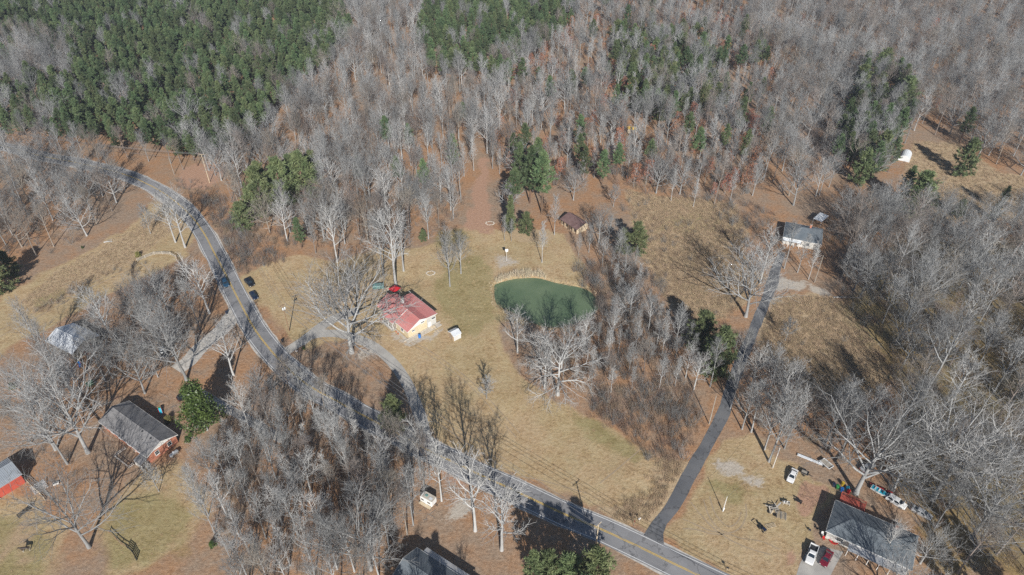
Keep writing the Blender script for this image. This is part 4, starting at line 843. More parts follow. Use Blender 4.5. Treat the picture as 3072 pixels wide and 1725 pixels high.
# trees standing just below the picture, whose shadows reach the lower roofs
for x, y, k, h in ((82, 73.5, 'spread', 18), (-24, 66, 'pine', 17), (-14, 62, 'pine', 18), (-7, 60, 'forest', 18), (-18, 68, 'forest', 16), (-50, 66, 'forest', 18), (-17, 56, 'spread', 18), (101, 68, 'pine', 16), (106, 72, 'pine', 17), (97, 64, 'pine', 16), (109, 66, 'pine', 18)): plant(0, 0, k, label='tree standing below the picture', h=h, group='trees below the picture', world=(x, y))
EVER = [
 (1578, 702, 'fat', 640, 'rounded cedar at the lawn edge above the pond'), (1545, 640, 'pine', 505, 'left pine of the cluster above the pond'), (1590, 610, 'pine', 440, 'tallest pine of the cluster above the pond'),
 (1625, 640, 'pine', 460, 'right pine of the cluster above the pond'), (1560, 575, 'pine', 430, 'rear pine of the cluster above the pond'), (1530, 700, 'cedar', 590, 'slim cedar left of the rounded cedar'), (1610, 560, 'pine', 415, 'far pine behind the tallest pine above the pond'),
 (1750, 545, 'pine', 440, 'left pine of the pair behind the brown cabin'), (1805, 555, 'pine', 450, 'right pine of the pair behind the brown cabin'),
 (1905, 760, 'fat', 670, 'broad olive evergreen right of the brown cabin'), (1865, 760, 'fat', 690, 'bluish evergreen between cabin and meadow'),
 (2096, 1050, 'fat', 940, 'left evergreen of the pair beside the lane'), (2146, 1130, 'fat', 990, 'right evergreen of the pair beside the lane'),
 (1185, 1290, 'fat', 1195, 'small olive evergreen at the driveway end'), (622, 1290, 'magnolia', 1155, 'glossy green broadleaf evergreen beside the brick house'),
 (2880, 530, 'fat', 420, 'lone pine in the golden field at the right'), (2870, 650, 'fat', 600, 'low pine at the near edge of the golden field'), (2975, 660, 'fat', 610, 'rightmost low pine at the near edge of the golden field'), (2990, 640, 'pine', 560, 'thin pine beside the low one at the right'),
 (2700, 610, 'pine', 500, 'dark pine below the white tunnel shelter'), (2735, 650, 'fat', 520, 'near pine below the white tunnel shelter'),
 (10, 880, 'fat', 770, 'dark evergreen at the left edge beside the field'), (40, 830, 'fat', 760, 'dark evergreen behind the one at the left edge'),
 (795, 650, 'fat', 505, 'yellowish pine at the left edge of the central wood'), (855, 620, 'fat', 480, 'pine beside the yellowish one in the central wood'), (915, 595, 'fat', 462, 'right pine of the clump in the central wood'), (760, 640, 'fat', 565, 'low evergreen at the foot of the yellowish pine'), (735, 690, 'fat', 610, 'nearest evergreen of the clump left of the central wood'), (790, 585, 'fat', 490, 'rear evergreen of the clump left of the central wood'), (880, 560, 'fat', 470, 'bushy evergreen between the yellowish pine and the wood'), (945, 540, 'fat', 455, 'rightmost bushy evergreen of the clump in the wood'), (1080, 550, 'pine', 470, 'single pine among the bare central wood'),
 (1270, 725, 'fat', 690, 'small round evergreen at the wood edge behind the lawn'),
 (1640, 1755, 'fat', None, 'left pine of the clump beside the road at the bottom'), (1700, 1765, 'fat', None, 'middle pine of the clump beside the road at the bottom'), (1785, 1745, 'fat', None, 'right pine of the clump beside the road at the bottom'), (1600, 1780, 'pine', None, 'far left pine of the clump by the road at the bottom'), (1750, 1850, 'pine', None, 'rear pine of the clump by the road at the bottom'),
]
for x, y, k, t, lab in EVER: plant(x, y, k, t, lab, h=None if t else (12 if k == 'fat' else 16))
for x, y, k, t, lab in ((565, 1325, 'shrub', None, 'clipped round shrub at the corner of the brick house'), (507, 1265, 'tanbush', None, 'round tan shrub behind the brick house'), (415, 770, 'tanbush', None, 'small yellow green shrub at the rail fence corner'), (248, 745, 'shrub', None, 'small green shrub at the wood edge by the field'), (40, 1165, 'shrub', None, 'green shrub beside the left edge above the barn'), (912, 1048, 'shrub', None, 'small green shrub in the driveway island'), (640, 1640, 'shrub', None, 'green bush at the left edge of the lower wood')):
    plant(x, y, k, label=lab, h={'shrub': 2.2, 'tanbush': 2.0}[k]*(.5 if x in (912, 248) else 1))
FH = (15, 22); F_ = {'*': (15, 22), 'pole': (11, 16), 'russet': (6, 11), 'young': (4, 8), 'spread': (14, 19), 'pine': (13, 19), 'cedar': (5, 9)}
LAB = lambda where: {'*': 'bare grey tree '+where, 'russet': 'young tree holding russet leaves '+where, 'pine': 'green pine '+where, 'cedar': 'small cedar '+where}
MEADOW = [q[0] for q in GOLD[1:2]]
zone([(575, 475), (640, 530), (690, 610), (760, 700), (870, 750), (960, 762), (1060, 738), (1120, 728), (1230, 738), (1330, 703), (1385, 640), (1400, 560), (1440, 500), (1500, 400), (1500, 330), (1490, 268), (1380, 262), (1300, 255), (1250, 140), (1300, 30), (1330, -90), (1010, -90), (1040, 60), (1090, 130), (1000, 230), (900, 310), (830, 430), (730, 480)], 5.6, [('forest', 55), ('spread', 18), ('pole', 14), ('pale', 14), ('pine', 1.5)], LAB('in the central wood above the lawn'), 'central wood', F_, holes=[[(720, 570), (960, 540), (975, 640), (900, 690), (740, 690)]], seed=1)
zone([(1500, 230), (1560, 180), (1700, 110), (1740, -90), (2060, -90), (2300, 200), (2340, 400), (2290, 575), (2180, 618), (2060, 622), (1960, 594), (1880, 568), (1820, 545), (1690, 560), (1640, 575), (1560, 575), (1470, 520), (1480, 420), (1500, 330)], 5.0, [('forest', 26), ('pole', 44), ('spread', 6), ('russet', 26), ('pine', 9)], LAB('in the thin stemmed wood behind the cabin'), 'thin stemmed wood', F_, seed=2)
zone([(2060, -90), (3400, -90), (3400, 540), (3072, 540), (2960, 500), (2870, 430), (2760, 400), (2700, 440), (2620, 540), (2560, 520), (2460, 592), (2340, 592), (2300, 540), (2330, 400), (2300, 200)], 6.2, [('forest', 60), ('spread', 30), ('pole', 6), ('russet', 2), ('pine', .5)], LAB('in the upper right wood'), 'upper right wood', F_, seed=3)
zone([(2520, 690), (2570, 640), (2640, 650), (2740, 665), (2860, 690), (3000, 660), (3300, 690), (3400, 1100), (3300, 1780), (2880, 1780), (2830, 1640), (2720, 1540), (2640, 1440), (2500, 1340), (2430, 1340), (2300, 1330), (2220, 1295), (2215, 1235), (2330, 1225), (2480, 1240), (2640, 1245), (2720, 1130), (2670, 1010), (2580, 920), (2540, 890), (2500, 800)], 6.2, [('forest', 34), ('spread', 46), ('pole', 8), ('pale', 8), ('young', 4)], LAB('in the right hand wood beyond the lane'), 'right hand wood', F_, seed=4)
zone([(1720, 770), (1800, 735), (1900, 770), (1930, 850), (1980, 960), (2060, 1020), (2090, 1100), (2090, 1180), (1990, 1200), (1890, 1190), (1800, 1190), (1720, 1200), (1690, 1150), (1660, 1110), (1720, 1070), (1790, 1000), (1840, 960), (1860, 880), (1800, 800)], 4.0, [('forest', 40), ('pole', 40), ('young', 12), ('spread', 6), ('pale', 5)], LAB('in the strip of wood beside the pond'), 'pond side wood', {**F_, '*': (10, 16), 'pole': (8, 13), 'spread': (10, 14)}, seed=5)
zone([(690, 1335), (780, 1250), (870, 1205), (960, 1225), (1060, 1285), (1150, 1350), (1230, 1400), (1290, 1440), (1300, 1500), (1260, 1560), (1220, 1640), (1150, 1690), (1120, 1800), (740, 1800), (660, 1650), (600, 1520), (610, 1410)], 3.9, [('forest', 66), ('pole', 22), ('pale', 12)], LAB('in the lower wood below the road'), 'lower wood', {**F_, '*': (14, 19.5)}, seed=6)
zone([(-120, 480), (80, 487), (300, 527), (380, 562), (330, 664), (232, 745), (112, 772), (30, 805), (-120, 880)], 6.3, [('forest', 70), ('spread', 20), ('pole', 10)], LAB('in the wood left of the road bend'), 'wood left of the bend', F_, seed=7)
zone([(60, 418), (420, 462), (580, 500), (540, 522), (380, 492), (60, 446)], 7.5, [('spread', 45), ('forest', 55)], LAB('between the pine plantation and the road'), 'trees above the road', {**F_, '*': (12, 16), 'spread': (11, 14)}, seed=8)
zone([(300, 1010), (430, 965), (560, 950), (640, 1000), (570, 1100), (430, 1170), (330, 1135)], 7.2, [('forest', 60), ('spread', 40)], LAB('in the yard right of the tin barn'), 'yard trees by the tin barn', {**F_, '*': (12, 17)}, seed=9)
zone([(20, 1200), (120, 1100), (230, 1130), (230, 1250), (180, 1400), (70, 1330)], 7.5, [('forest', 60), ('spread', 40)], LAB('left of the brick house'), 'trees left of the brick house', {**F_, '*': (12, 16)}, seed=10)
zone([(-120, 40), (-120, 428), (60, 428), (250, 440), (420, 470), (600, 500), (720, 462), (800, 405), (870, 310), (980, 225), (1060, 135), (1030, 60), (1000, -90), (-120, -90)], 4.3, [('pine', 92), ('forest', 6), ('spread', 2)], {'*': 'bare grey tree within the pine plantation', 'pine': 'green pine in the plantation at upper left'}, 'pine plantation', {'*': (14, 19), 'pine': (12, 17.5)}, holes=[[(-120, 150), (120, 140), (240, 200), (240, 270), (120, 300), (-120, 290)]], seed=11)
zone([(-120, 150), (120, 140), (240, 200), (240, 270), (120, 300), (-120, 290)], 5.4, [('pine', 25), ('forest', 60), ('spread', 15)], {'*': 'bare grey tree in the grey patch of the plantation', 'pine': 'green pine in the grey patch of the plantation'}, 'grey patch in the plantation', F_, seed=12)
zone([(1330, -90), (1740, -90), (1710, 110), (1580, 200), (1490, 265), (1300, 250), (1250, 140)], 4.8, [('pine', 95), ('forest', 5)], {'*': 'bare grey tree within the upper middle pines', 'pine': 'green pine in the upper middle stand'}, 'upper middle pines', {'*': (15, 20), 'pine': (13, 18)}, seed=13)
zone([(1840, 130), (2120, 120), (2180, 330), (2000, 370), (1860, 340)], 5.6, [('pine', 55), ('fat', 45)], 'green pine scattered in the thin stemmed wood', 'scattered pines', (10, 15), seed=14)
zone([(2560, 250), (2660, 235), (2720, 330), (2700, 450), (2640, 575), (2560, 560), (2480, 510), (2460, 455), (2560, 385)], 6.0, [('pine', 80), ('fat', 20)], 'tall green pine in the grove left of the tunnel shelter', 'right pine grove', (15, 20), seed=15)
zone([(2900, -90), (3600, -90), (3600, 20), (3100, 0)], 6, [('pine', 100)], 'green pine at the far upper right corner', 'far corner pines', (12, 18), seed=16)
# ---------------------------------------------------------------- trees: the nearest stand alone, the rest of each kind is one mass
def instances(name, pts, meshes, kindof='stuff', label=None):
    """one object that sets joined prototype meshes on points with geometry nodes; rows: x, y, z, mesh index, scale, turn"""
    pr = bpy.data.collections.new(name+'_sources')
    for i, me in enumerate(meshes): pr.objects.link(bpy.data.objects.new('%s_source_%02d' % (name, i), me))
    a = np.array(pts, float); me = bpy.data.meshes.new(name); me.vertices.add(len(a)); me.vertices.foreach_set('co', a[:, :3].ravel())
    for nm, t, ci in (('pick', 'INT', 3), ('size', 'FLOAT', 4), ('turn', 'FLOAT', 5)):
        at = me.attributes.new(nm, t, 'POINT'); at.data.foreach_set('value', a[:, ci].astype(np.int32 if t == 'INT' else np.float32))
    o = put(name, me); ng = bpy.data.node_groups.new(name, 'GeometryNodeTree')
    ng.interface.new_socket('Geometry', in_out='INPUT', socket_type='NodeSocketGeometry'); ng.interface.new_socket('Geometry', in_out='OUTPUT', socket_type='NodeSocketGeometry')
    N = ng.nodes; L = ng.links; gi = N.new('NodeGroupInput'); go = N.new('NodeGroupOutput'); ip = N.new('GeometryNodeInstanceOnPoints'); ci = N.new('GeometryNodeCollectionInfo')
    ci.inputs['Collection'].default_value = pr; ci.inputs['Separate Children'].default_value = True; ci.inputs['Reset Children'].default_value = True
    def attr(nm, t):
        n = N.new('GeometryNodeInputNamedAttribute'); n.data_type = t; n.inputs['Name'].default_value = nm; return n.outputs['Attribute']
    L.new(gi.outputs[0], ip.inputs['Points']); L.new(ci.outputs[0], ip.inputs['Instance']); ip.inputs['Pick Instance'].default_value = True
    L.new(attr('pick', 'INT'), ip.inputs['Instance Index'])
    cx = N.new('ShaderNodeCombineXYZ'); L.new(attr('turn', 'FLOAT'), cx.inputs[2]); L.new(cx.outputs[0], ip.inputs['Rotation'])
    L.new(attr('size', 'FLOAT'), ip.inputs['Scale']); L.new(ip.outputs[0], go.inputs[0])
    md = o.modifiers.new('scatter', 'NODES'); md.node_group = ng
    o['kind'] = kindof
    if label: o['label'] = label
    return o
LIMIT = {'bare_tree': 300, 'pine_tree': 300}
MARKS = [(1240, 960, 'the red roofed house'), (1350, 990, 'the garden shed'), (1600, 830, 'the pond'), (1715, 660, 'the brown cabin'), (2410, 720, 'the grey hip roofed house'), (2455, 660, 'the white carport'), (2714, 474, 'the tunnel shelter'), (190, 1030, 'the tin barn'),
 (420, 1280, 'the brick house'), (20, 1470, 'the red barn'), (1300, 1700, 'the lower house'), (2600, 1600, 'the slate roofed house'), (490, 1060, 'the pale pickup'), (2375, 1430, 'the white sedan'), (2685, 1510, 'the hood-up car'), (2762, 1540, 'the old silver car'), (2640, 1480, 'the boat'),
 (2430, 1380, 'the pipe stack'), (1284, 1500, 'the camper'), (629, 548, 'the pale utility pole'), (868, 994, 'the transformer pole'), (2127, 1272, 'the lane pole'), (2443, 848, 'the grey pole'), (523, 524, 'the leaning pole'), (1893, 396, 'the yellow roofed shed'), (622, 1290, 'the glossy evergreen'),
 (2120, 1090, 'the evergreen pair'), (1590, 620, 'the pine cluster'), (630, 122, 'the plantation oak'), (578, 462, 'the white limbed tree'), (460, 780, 'the curved rail fence'), (2450, 1030, 'the golden meadow'), (2060, 750, 'the big clearing'), (2880, 540, 'the lone field pine'), (780, 1270, 'the yard track'),
 (1265, 1260, 'the driveway end'), (470, 566, 'the road bend'), (125, 468, 'the far road'), (1100, 1252, 'the middle road'), (1430, 560, 'the bare path'), (840, 600, 'the yellowish pines'), (2448, 243, 'the light oak'), (1597, 366, 'the tall white trunk'), (2795, 1500, 'the huge spreading tree'), (3015, 935, 'the right edge tree')]
SHORT = {'trees left of the brick house': 'left yard', 'yard trees by the tin barn': 'barn yard', 'trees above the road': 'roadside row', 'grey patch in the plantation': 'grey patch', 'wood left of the bend': 'left wood', 'central wood': 'central wood', 'thin stemmed wood': 'thin stemmed wood', 'pond side wood': 'pond side wood', 'lower wood': 'lower wood', 'right hand wood': 'right hand wood', 'upper right wood': 'upper right wood'}
LOOK = {'forest': 'upright grey', 'spread': 'wide grey', 'pale': 'white barked', 'pole': 'thin stemmed', 'young': 'small twiggy', 'russet': 'russet leaved', 'pine': 'green', 'cedar': 'conical', 'fat': 'rounded'}
def landmark_label(t):
    px, py = Q(t[0], t[1]); x, y, w = min(MARKS, key=lambda m: math.hypot(P(m[0], m[1]).x-t[0], P(m[0], m[1]).y-t[1])); q = P(x, y); dx, dy = t[0]-q.x, t[1]-q.y; d = math.hypot(dx, dy)
    side = ('behind' if dy > 0 else 'in front of') if abs(dy) > abs(dx) else ('right of' if dx > 0 else 'left of')
    far = 'close ' if d < 14 else ('well ' if d < 32 else 'far ')
    return '%s %s %s%s %s in the %s' % (LOOK[t[2]], 'pine' if t[7] == 'pine_tree' else 'tree', far, side, w, SHORT.get(t[6].split(',')[0], t[6].split(',')[0]))
byname = {}
for t in PTS:
    qx, qy = Q(t[0], t[1], t[4]*.6); t.append(-50 < qx < 3122 and -40 < qy < 1765); t.append(math.hypot(t[0], t[1], ))
    byname.setdefault(t[7], []).append(t)
for nm, rows in byname.items():
    rows.sort(key=lambda t: (not (t[5] and t[6] is None), not t[10], t[11]))
    lim = LIMIT.get(nm, 10**6); one, mass = rows[:lim], rows[lim:]
    for t in one:
        if not t[10] and nm != 'bare_tree' and t[6]: mass.append(t); continue
        trunk, crown, _, H0 = PROTO[t[2]][t[3]]
        if t[6] and 'below the picture' not in t[6]: t[5] = landmark_label(t)
        o = thing(nm, t[5], t[8], (t[0], t[1], 0), t[9], t[6]); s = t[4]/H0; ws = s*(1+.12*math.sin(t[0]*7.1+t[1]*3.3)); o.scale = (ws, ws, s)
        put('trunk', trunk, o); put('crown', crown, o)
    if mass:
        keys = sorted({(t[2], t[3]) for t in mass}); meshes = [PROTO[k][v][2] for k, v in keys]
        instances('bare_wood' if nm == 'bare_tree' else 'pine_wood', [(t[0], t[1], 0, keys.index((t[2], t[3])), t[4]/PROTO[t[2]][t[3]][3], t[9]) for t in mass], meshes,
                  label='mass of bare grey trees further back in the woods' if nm == 'bare_tree' else 'mass of green pines further back in the stands')
    print('TREES', nm, len(one), len(mass))
# ---------------------------------------------------------------- undergrowth: brush, tall grass and reeds (nobody could count them)
def scatter(poly, dens, seed, holes=(), lines=0.0):
    r = np.random.RandomState(seed); q = W2(poly); lo, hi = q.min(0), q.max(0); n = int((hi[0]-lo[0])*(hi[1]-lo[1])*dens)
    c = np.stack([r.uniform(lo[0], hi[0], n), r.uniform(lo[1], hi[1], n)], 1); jit = r.normal(0, 1.2, (n, 2)); ok = sdist(c+jit, q) > 0
    for h in holes: ok &= sdist(c, W2(h)) < 0
    for b in BLOCK: ok &= sdist(c, b) < .3
    c = c[ok]
    for ln, w in LINES:
        if len(c): c = c[np.array([np.min((ln[:, 0]-x)**2+(ln[:, 1]-y)**2) > (w*.86+lines)**2 for x, y in c])] if len(c) < 30000 else c
    return c
BR = []; rb = np.random.RandomState(9)
for i, (poly, dens, s0, s1) in enumerate([
    (GOLD[0][0], .05, .4, 1.0), (GOLD[1][0], .04, .4, .9), ([(880, 1060), (940, 1030), (1040, 1035), (1120, 1070), (1180, 1150), (1200, 1260), (1100, 1220), (960, 1130)], .16, .4, .9), ([(1080, 700), (1330, 700), (1400, 560), (1300, 500)], .1, .6, 1.3),
    ([(600, 590), (660, 590), (720, 680), (790, 740), (860, 780), (790, 800), (720, 830), (690, 790), (650, 690)], .55, .7, 1.4),
    ([(1790, 1190), (1900, 1190), (2090, 1190), (2110, 1260), (2060, 1380), (1980, 1390), (1880, 1310), (1760, 1245)], .60, .7, 1.5),
    ([(1720, 790), (1900, 790), (1960, 960), (2080, 1040), (2080, 1190), (1800, 1190), (1600, 1090), (1660, 1030), (1800, 950)], .34, .8, 1.7),
    ([(1860, 620), (1960, 700), (2000, 830), (2060, 960), (1990, 960), (1930, 850), (1880, 700)], .10, .6, 1.2),
    ([(930, 1100), (1010, 1130), (1190, 1200), (1230, 1300), (1170, 1290), (1000, 1190)], .10, .5, 1.0),
    ([(620, 1400), (780, 1260), (960, 1230), (1230, 1400), (1240, 1560), (1130, 1740), (740, 1740), (640, 1600)], .24, .6, 1.4),
    ([(2460, 660), (2740, 680), (3000, 680), (3300, 720), (3300, 1780), (2880, 1780), (2640, 1440), (2430, 1340), (2230, 1290), (2250, 1090), (2480, 1190), (2680, 1190), (2620, 1000), (2500, 880)], .17, .7, 1.7),
    ([(60, 1330), (200, 1350), (260, 1420), (220, 1500), (120, 1440)], .22, .5, 1.0), ([(340, 1010), (560, 930), (600, 1080), (480, 1150), (360, 1130)], .22, .6, 1.3),
    ([(115, 925), (200, 870), (330, 820), (440, 790), (440, 800), (330, 835), (210, 890), (125, 945)], .55, .4, .8), ([(395, 790), (408, 785), (412, 840), (420, 890), (405, 880), (392, 830)], 1.0, .5, .9),
    ([(-60, 520), (300, 560), (240, 735), (30, 800), (-60, 840)], .08, .6, 1.3), ([(720, 740), (900, 750), (1330, 710), (1390, 600), (1300, 560), (900, 600), (700, 560)], .14, .6, 1.4), ([(500, 540), (620, 540), (660, 600), (620, 640), (560, 590)], .2, .5, 1.0),
    ([(2180, 590), (2330, 640), (2330, 760), (2260, 840), (2170, 700)], .2, .6, 1.4), ([(1640, 560), (1820, 545), (1960, 590), (2180, 615), (2290, 570), (2290, 480), (1960, 500), (1640, 480)], .16, .7, 1.6), ([(920, 1060), (1040, 1030), (1150, 1090), (1220, 1220), (1200, 1300), (1050, 1210), (960, 1140)], .12, .4, .8)]):
    for x, y in scatter(poly, dens, 200+i): BR.append((x, y, 0, rb.choice(6, p=[.2, .2, .12, .2, .14, .14]), rb.uniform(s0, s1), rb.uniform(0, 6.28)))
kindo = instances('brush', BR, [bush('brush_a', 1, 2.0, 1.2, 16), bush('brush_b', 2, 1.6, 1.5, 18), bush('brush_c', 3, 2.6, 1.0, 14), bush('brush_d', 4, 1.2, 1.4, 18, fan=5), bush('brush_e', 5, 3.0, 1.5, 16, 'twig', 6, .018), bush('brush_f', 6, 2.2, 1.6, 18, 'twig', 6, .016)], label='tangled brown brush and briars at the wood edges')
GR = []
for i, (poly, dens, s0, s1) in enumerate([(GOLD[0][0], 2.6, .4, .8), (GOLD[1][0], 2.8, .4, .8), (GOLD[2][0], 1.4, .35, .7), (GOLD[3][0], 3.4, .25, .5), (GOLD[4][0], 2.6, .4, .85)]):
    for x, y in scatter(poly, dens, 300+i): GR.append((x, y, 0, rb.randint(0, 3), rb.uniform(s0, s1), rb.uniform(0, 6.28)))
instances('tall_grass', GR, [tuft('tall_grass_a', 1, .95, 1.1, 60, 'grass_gold'), tuft('tall_grass_b', 2, .75, 1.3, 60, 'grass_gold'), tuft('tall_grass_c', 3, 1.1, 1.0, 50, 'grass_gold')], label='tall dry golden grass in the unmown fields')
LG = []
for i, (poly, soft) in enumerate(LAWN):
    for x, y in scatter([q for q in poly], .9 if i else 1.0, 400+i, lines=.3): LG.append((x, y, 0, rb.randint(0, 3), rb.uniform(.5, 1.2), rb.uniform(0, 6.28)))
instances('lawn_grass', LG, [tuft('lawn_grass_a', 11, .13, .5, 34, 'grass_lawn', .035), tuft('lawn_grass_b', 12, .10, .7, 36, 'grass_lawn', .035), tuft('lawn_grass_c', 13, .17, .35, 28, 'grass_lawn', .035)], label='short dry grass clumps on the mown lawns')
ST = []
for i, (poly, dens) in enumerate([([(600, 1400), (780, 1250), (960, 1230), (1240, 1410), (1330, 1500), (1240, 1640), (1120, 1780), (740, 1780)], .06), ([(0, 1050), (300, 900), (620, 900), (700, 1140), (600, 1380), (250, 1450), (0, 1300)], .035), ([(1640, 1100), (1850, 780), (1960, 900), (2100, 1060), (2090, 1250), (1800, 1220)], .06), ([(-60, 500), (380, 560), (240, 740), (-60, 850)], .03), ([(2560, 700), (3200, 720), (3200, 1760), (2840, 1700), (2500, 1330), (2240, 1290), (2700, 1190)], .04), ([(600, 560), (900, 750), (1330, 710), (1400, 560), (1000, 480)], .03), ([(1450, 560), (2250, 610), (2250, 450), (1500, 400)], .02)]):
    for x, y in scatter(poly, dens, 500+i): ST.append((x, y, 0, rb.randint(0, 3), rb.uniform(.5, 1.5), rb.uniform(0, 6.28)))
def sticks(name, seed, n, m):
    r = random.Random(seed); S = []
    for k in range(n):
        a = r.uniform(0, 3.14); L = r.uniform(.6, 2.2); x, y = r.gauss(0, .8), r.gauss(0, .8); S.append((x, y, .04, x+math.cos(a)*L, y+math.sin(a)*L, r.uniform(.05, .3), .035, .015))
    return np_mesh(name, [seg_arrays(S, 3)+(m,)])
instances('fallen_sticks', ST, [sticks('fallen_sticks_a', 1, 5, 'bark'), sticks('fallen_sticks_b', 2, 7, 'twig_pale'), sticks('fallen_sticks_c', 3, 4, 'bark_pale')], label='fallen branches lying over the woodland floor')
RE = []
shore = [r5(*q) for q in [(1120, 690), (1160, 670), (1200, 648), (1250, 640), (1300, 638), (1380, 634), (1440, 642), (1465, 650)]]; shw = spline([tuple(q) for q in W2(shore)], .35)
for x, y in shw:
    for _ in range(3): RE.append((x+rb.normal(0, .3), y+rb.normal(0, .7), 0, rb.randint(0, 2), rb.uniform(.7, 1.2), rb.uniform(0, 6.28)))
sh2 = POND_W+(POND_W-POND_W.mean(0))/np.linalg.norm(POND_W-POND_W.mean(0), axis=1)[:, None]*1.4
for x, y in np.repeat(sh2, 3, 0): RE.append((x+rb.normal(0, .5), y+rb.normal(0, .5), 0, rb.randint(0, 2), rb.uniform(.2, .42), rb.uniform(0, 6.28)))
instances('reeds', RE, [tuft('reeds_a', 5, 2.0, .3, 26, 'reed', .035), tuft('reeds_b', 6, 1.7, .35, 26, 'reed', .035)], label='pale dry reeds along the pond shore')
print('STUFF', len(BR), len(GR), len(RE))
# ---------------------------------------------------------------- vehicles
def between(a, b):
    a, b = P(*a), P(*b); d = b-a; return (a+b)/2, math.atan2(d.y, d.x)
def loft(st):                                            # stations: (x, half width low, half width mid, half width top, z low, z mid, z top)
    m = MB(); n = 8; vs = []; fs = []
    for x, a, b, c, z0, z1, z2 in st: vs += [(x, -a, z0), (x, -b, z1), (x, -b*.995, (z1+z2)/2+.03), (x, -c, z2), (x, c, z2), (x, b*.995, (z1+z2)/2+.03), (x, b, z1), (x, a, z0)]
    k = len(st)
    for i in range(k-1): fs += [(i*n+j, (i+1)*n+j, (i+1)*n+(j+1) % n, i*n+(j+1) % n) for j in range(n)]
    fs += [tuple(range(n)), tuple(range((k-1)*n+n-1, (k-1)*n-1, -1))]
    return m.add(vs, fs)
def glass_quad(m, q, inset, out):
    q = [Vector(p) for p in q]; c = sum(q, Vector())/4; n = (q[1]-q[0]).cross(q[3]-q[0]).normalized()
    if n.dot(c-Vector((c.x*.6, 0, .9))) < 0: n = -n
    p = [c+(v-c)*inset+n*out for v in q]; m.add(p+[v-n*.02 for v in p], [(0, 1, 2, 3), (7, 6, 5, 4), (0, 4, 5, 1), (1, 5, 6, 2), (2, 6, 7, 3), (3, 7, 4, 0)])
def cabin(root, paint, xb0, xb1, xt0, xt1, wb, wt, zb, zt, split=.5):
    B = [(xb0, -wb, zb), (xb1, -wb, zb), (xb1, wb, zb), (xb0, wb, zb)]; T = [(xt0, -wt, zt), (xt1, -wt, zt), (xt1, wt, zt), (xt0, wt, zt)]
    r = [(x*1.0+(0), y*.86, zt+.07) for x, y in ((xt0+.18, -wt), (xt1-.15, -wt), (xt1-.15, wt), (xt0+.18, wt))]
    m = MB(); m.add(B+T+r, [(3, 2, 1, 0), (0, 1, 5, 4), (1, 2, 6, 5), (2, 3, 7, 6), (3, 0, 4, 7), (4, 5, 9, 8), (5, 6, 10, 9), (6, 7, 11, 10), (7, 4, 8, 11), (8, 9, 10, 11)]); c = m.build('cabin', M(paint), root)
    for nm, q in (('windshield', (B[1], B[2], T[2], T[1])), ('rear_window', (B[3], B[0], T[0], T[3]))):
        g = MB(); glass_quad(g, q, .86, .022); g.build(nm, M('glass_car'), root)
    for s in (0, 1):
        a, b, t0, t1 = (B[0], B[1], T[0], T[1]) if s == 0 else (B[3], B[2], T[3], T[2]); a, b, t0, t1 = map(Vector, (a, b, t0, t1))
        for u0, u1 in ((0.02, split-.02), (split+.02, .98)):
            g = MB(); glass_quad(g, (a.lerp(b, u0), a.lerp(b, u1), t0.lerp(t1, u1), t0.lerp(t1, u0)), .84, .022); g.build('side_window', M('glass_car'), root)
def wheels(root, xs, w, r=.34):
    for x in xs:
        for s in (-1, 1):
            t = MB().lathe([(r*.6, -.11), (r*.96, -.11), (r, -.06), (r, .06), (r*.96, .11), (r*.6, .11)], 16, (0, 0, 0), 'Y').build('wheel', M('rubber'), root, (x, s*(w-.1), r)); MB().lathe([(r*.62, -.118), (r*.62, .118)], 12, (0, 0, 0), 'Y').build('rim', M('rim'), t)
def lamps(root, xf, xr, w, z):
    for s in (-1, 1):
        MB().box(xf, s*(w-.28), z, .08, .34, .14).build('headlight', M('lamp_clear'), root); MB().box(xr, s*(w-.22), z+.12, .06, .26, .2).build('taillight', M('lamp_red'), root)
        MB().box(.62, s*(w+.1), z+.36, .1, .2, .13).build('mirror', M('plastic_black'), root)
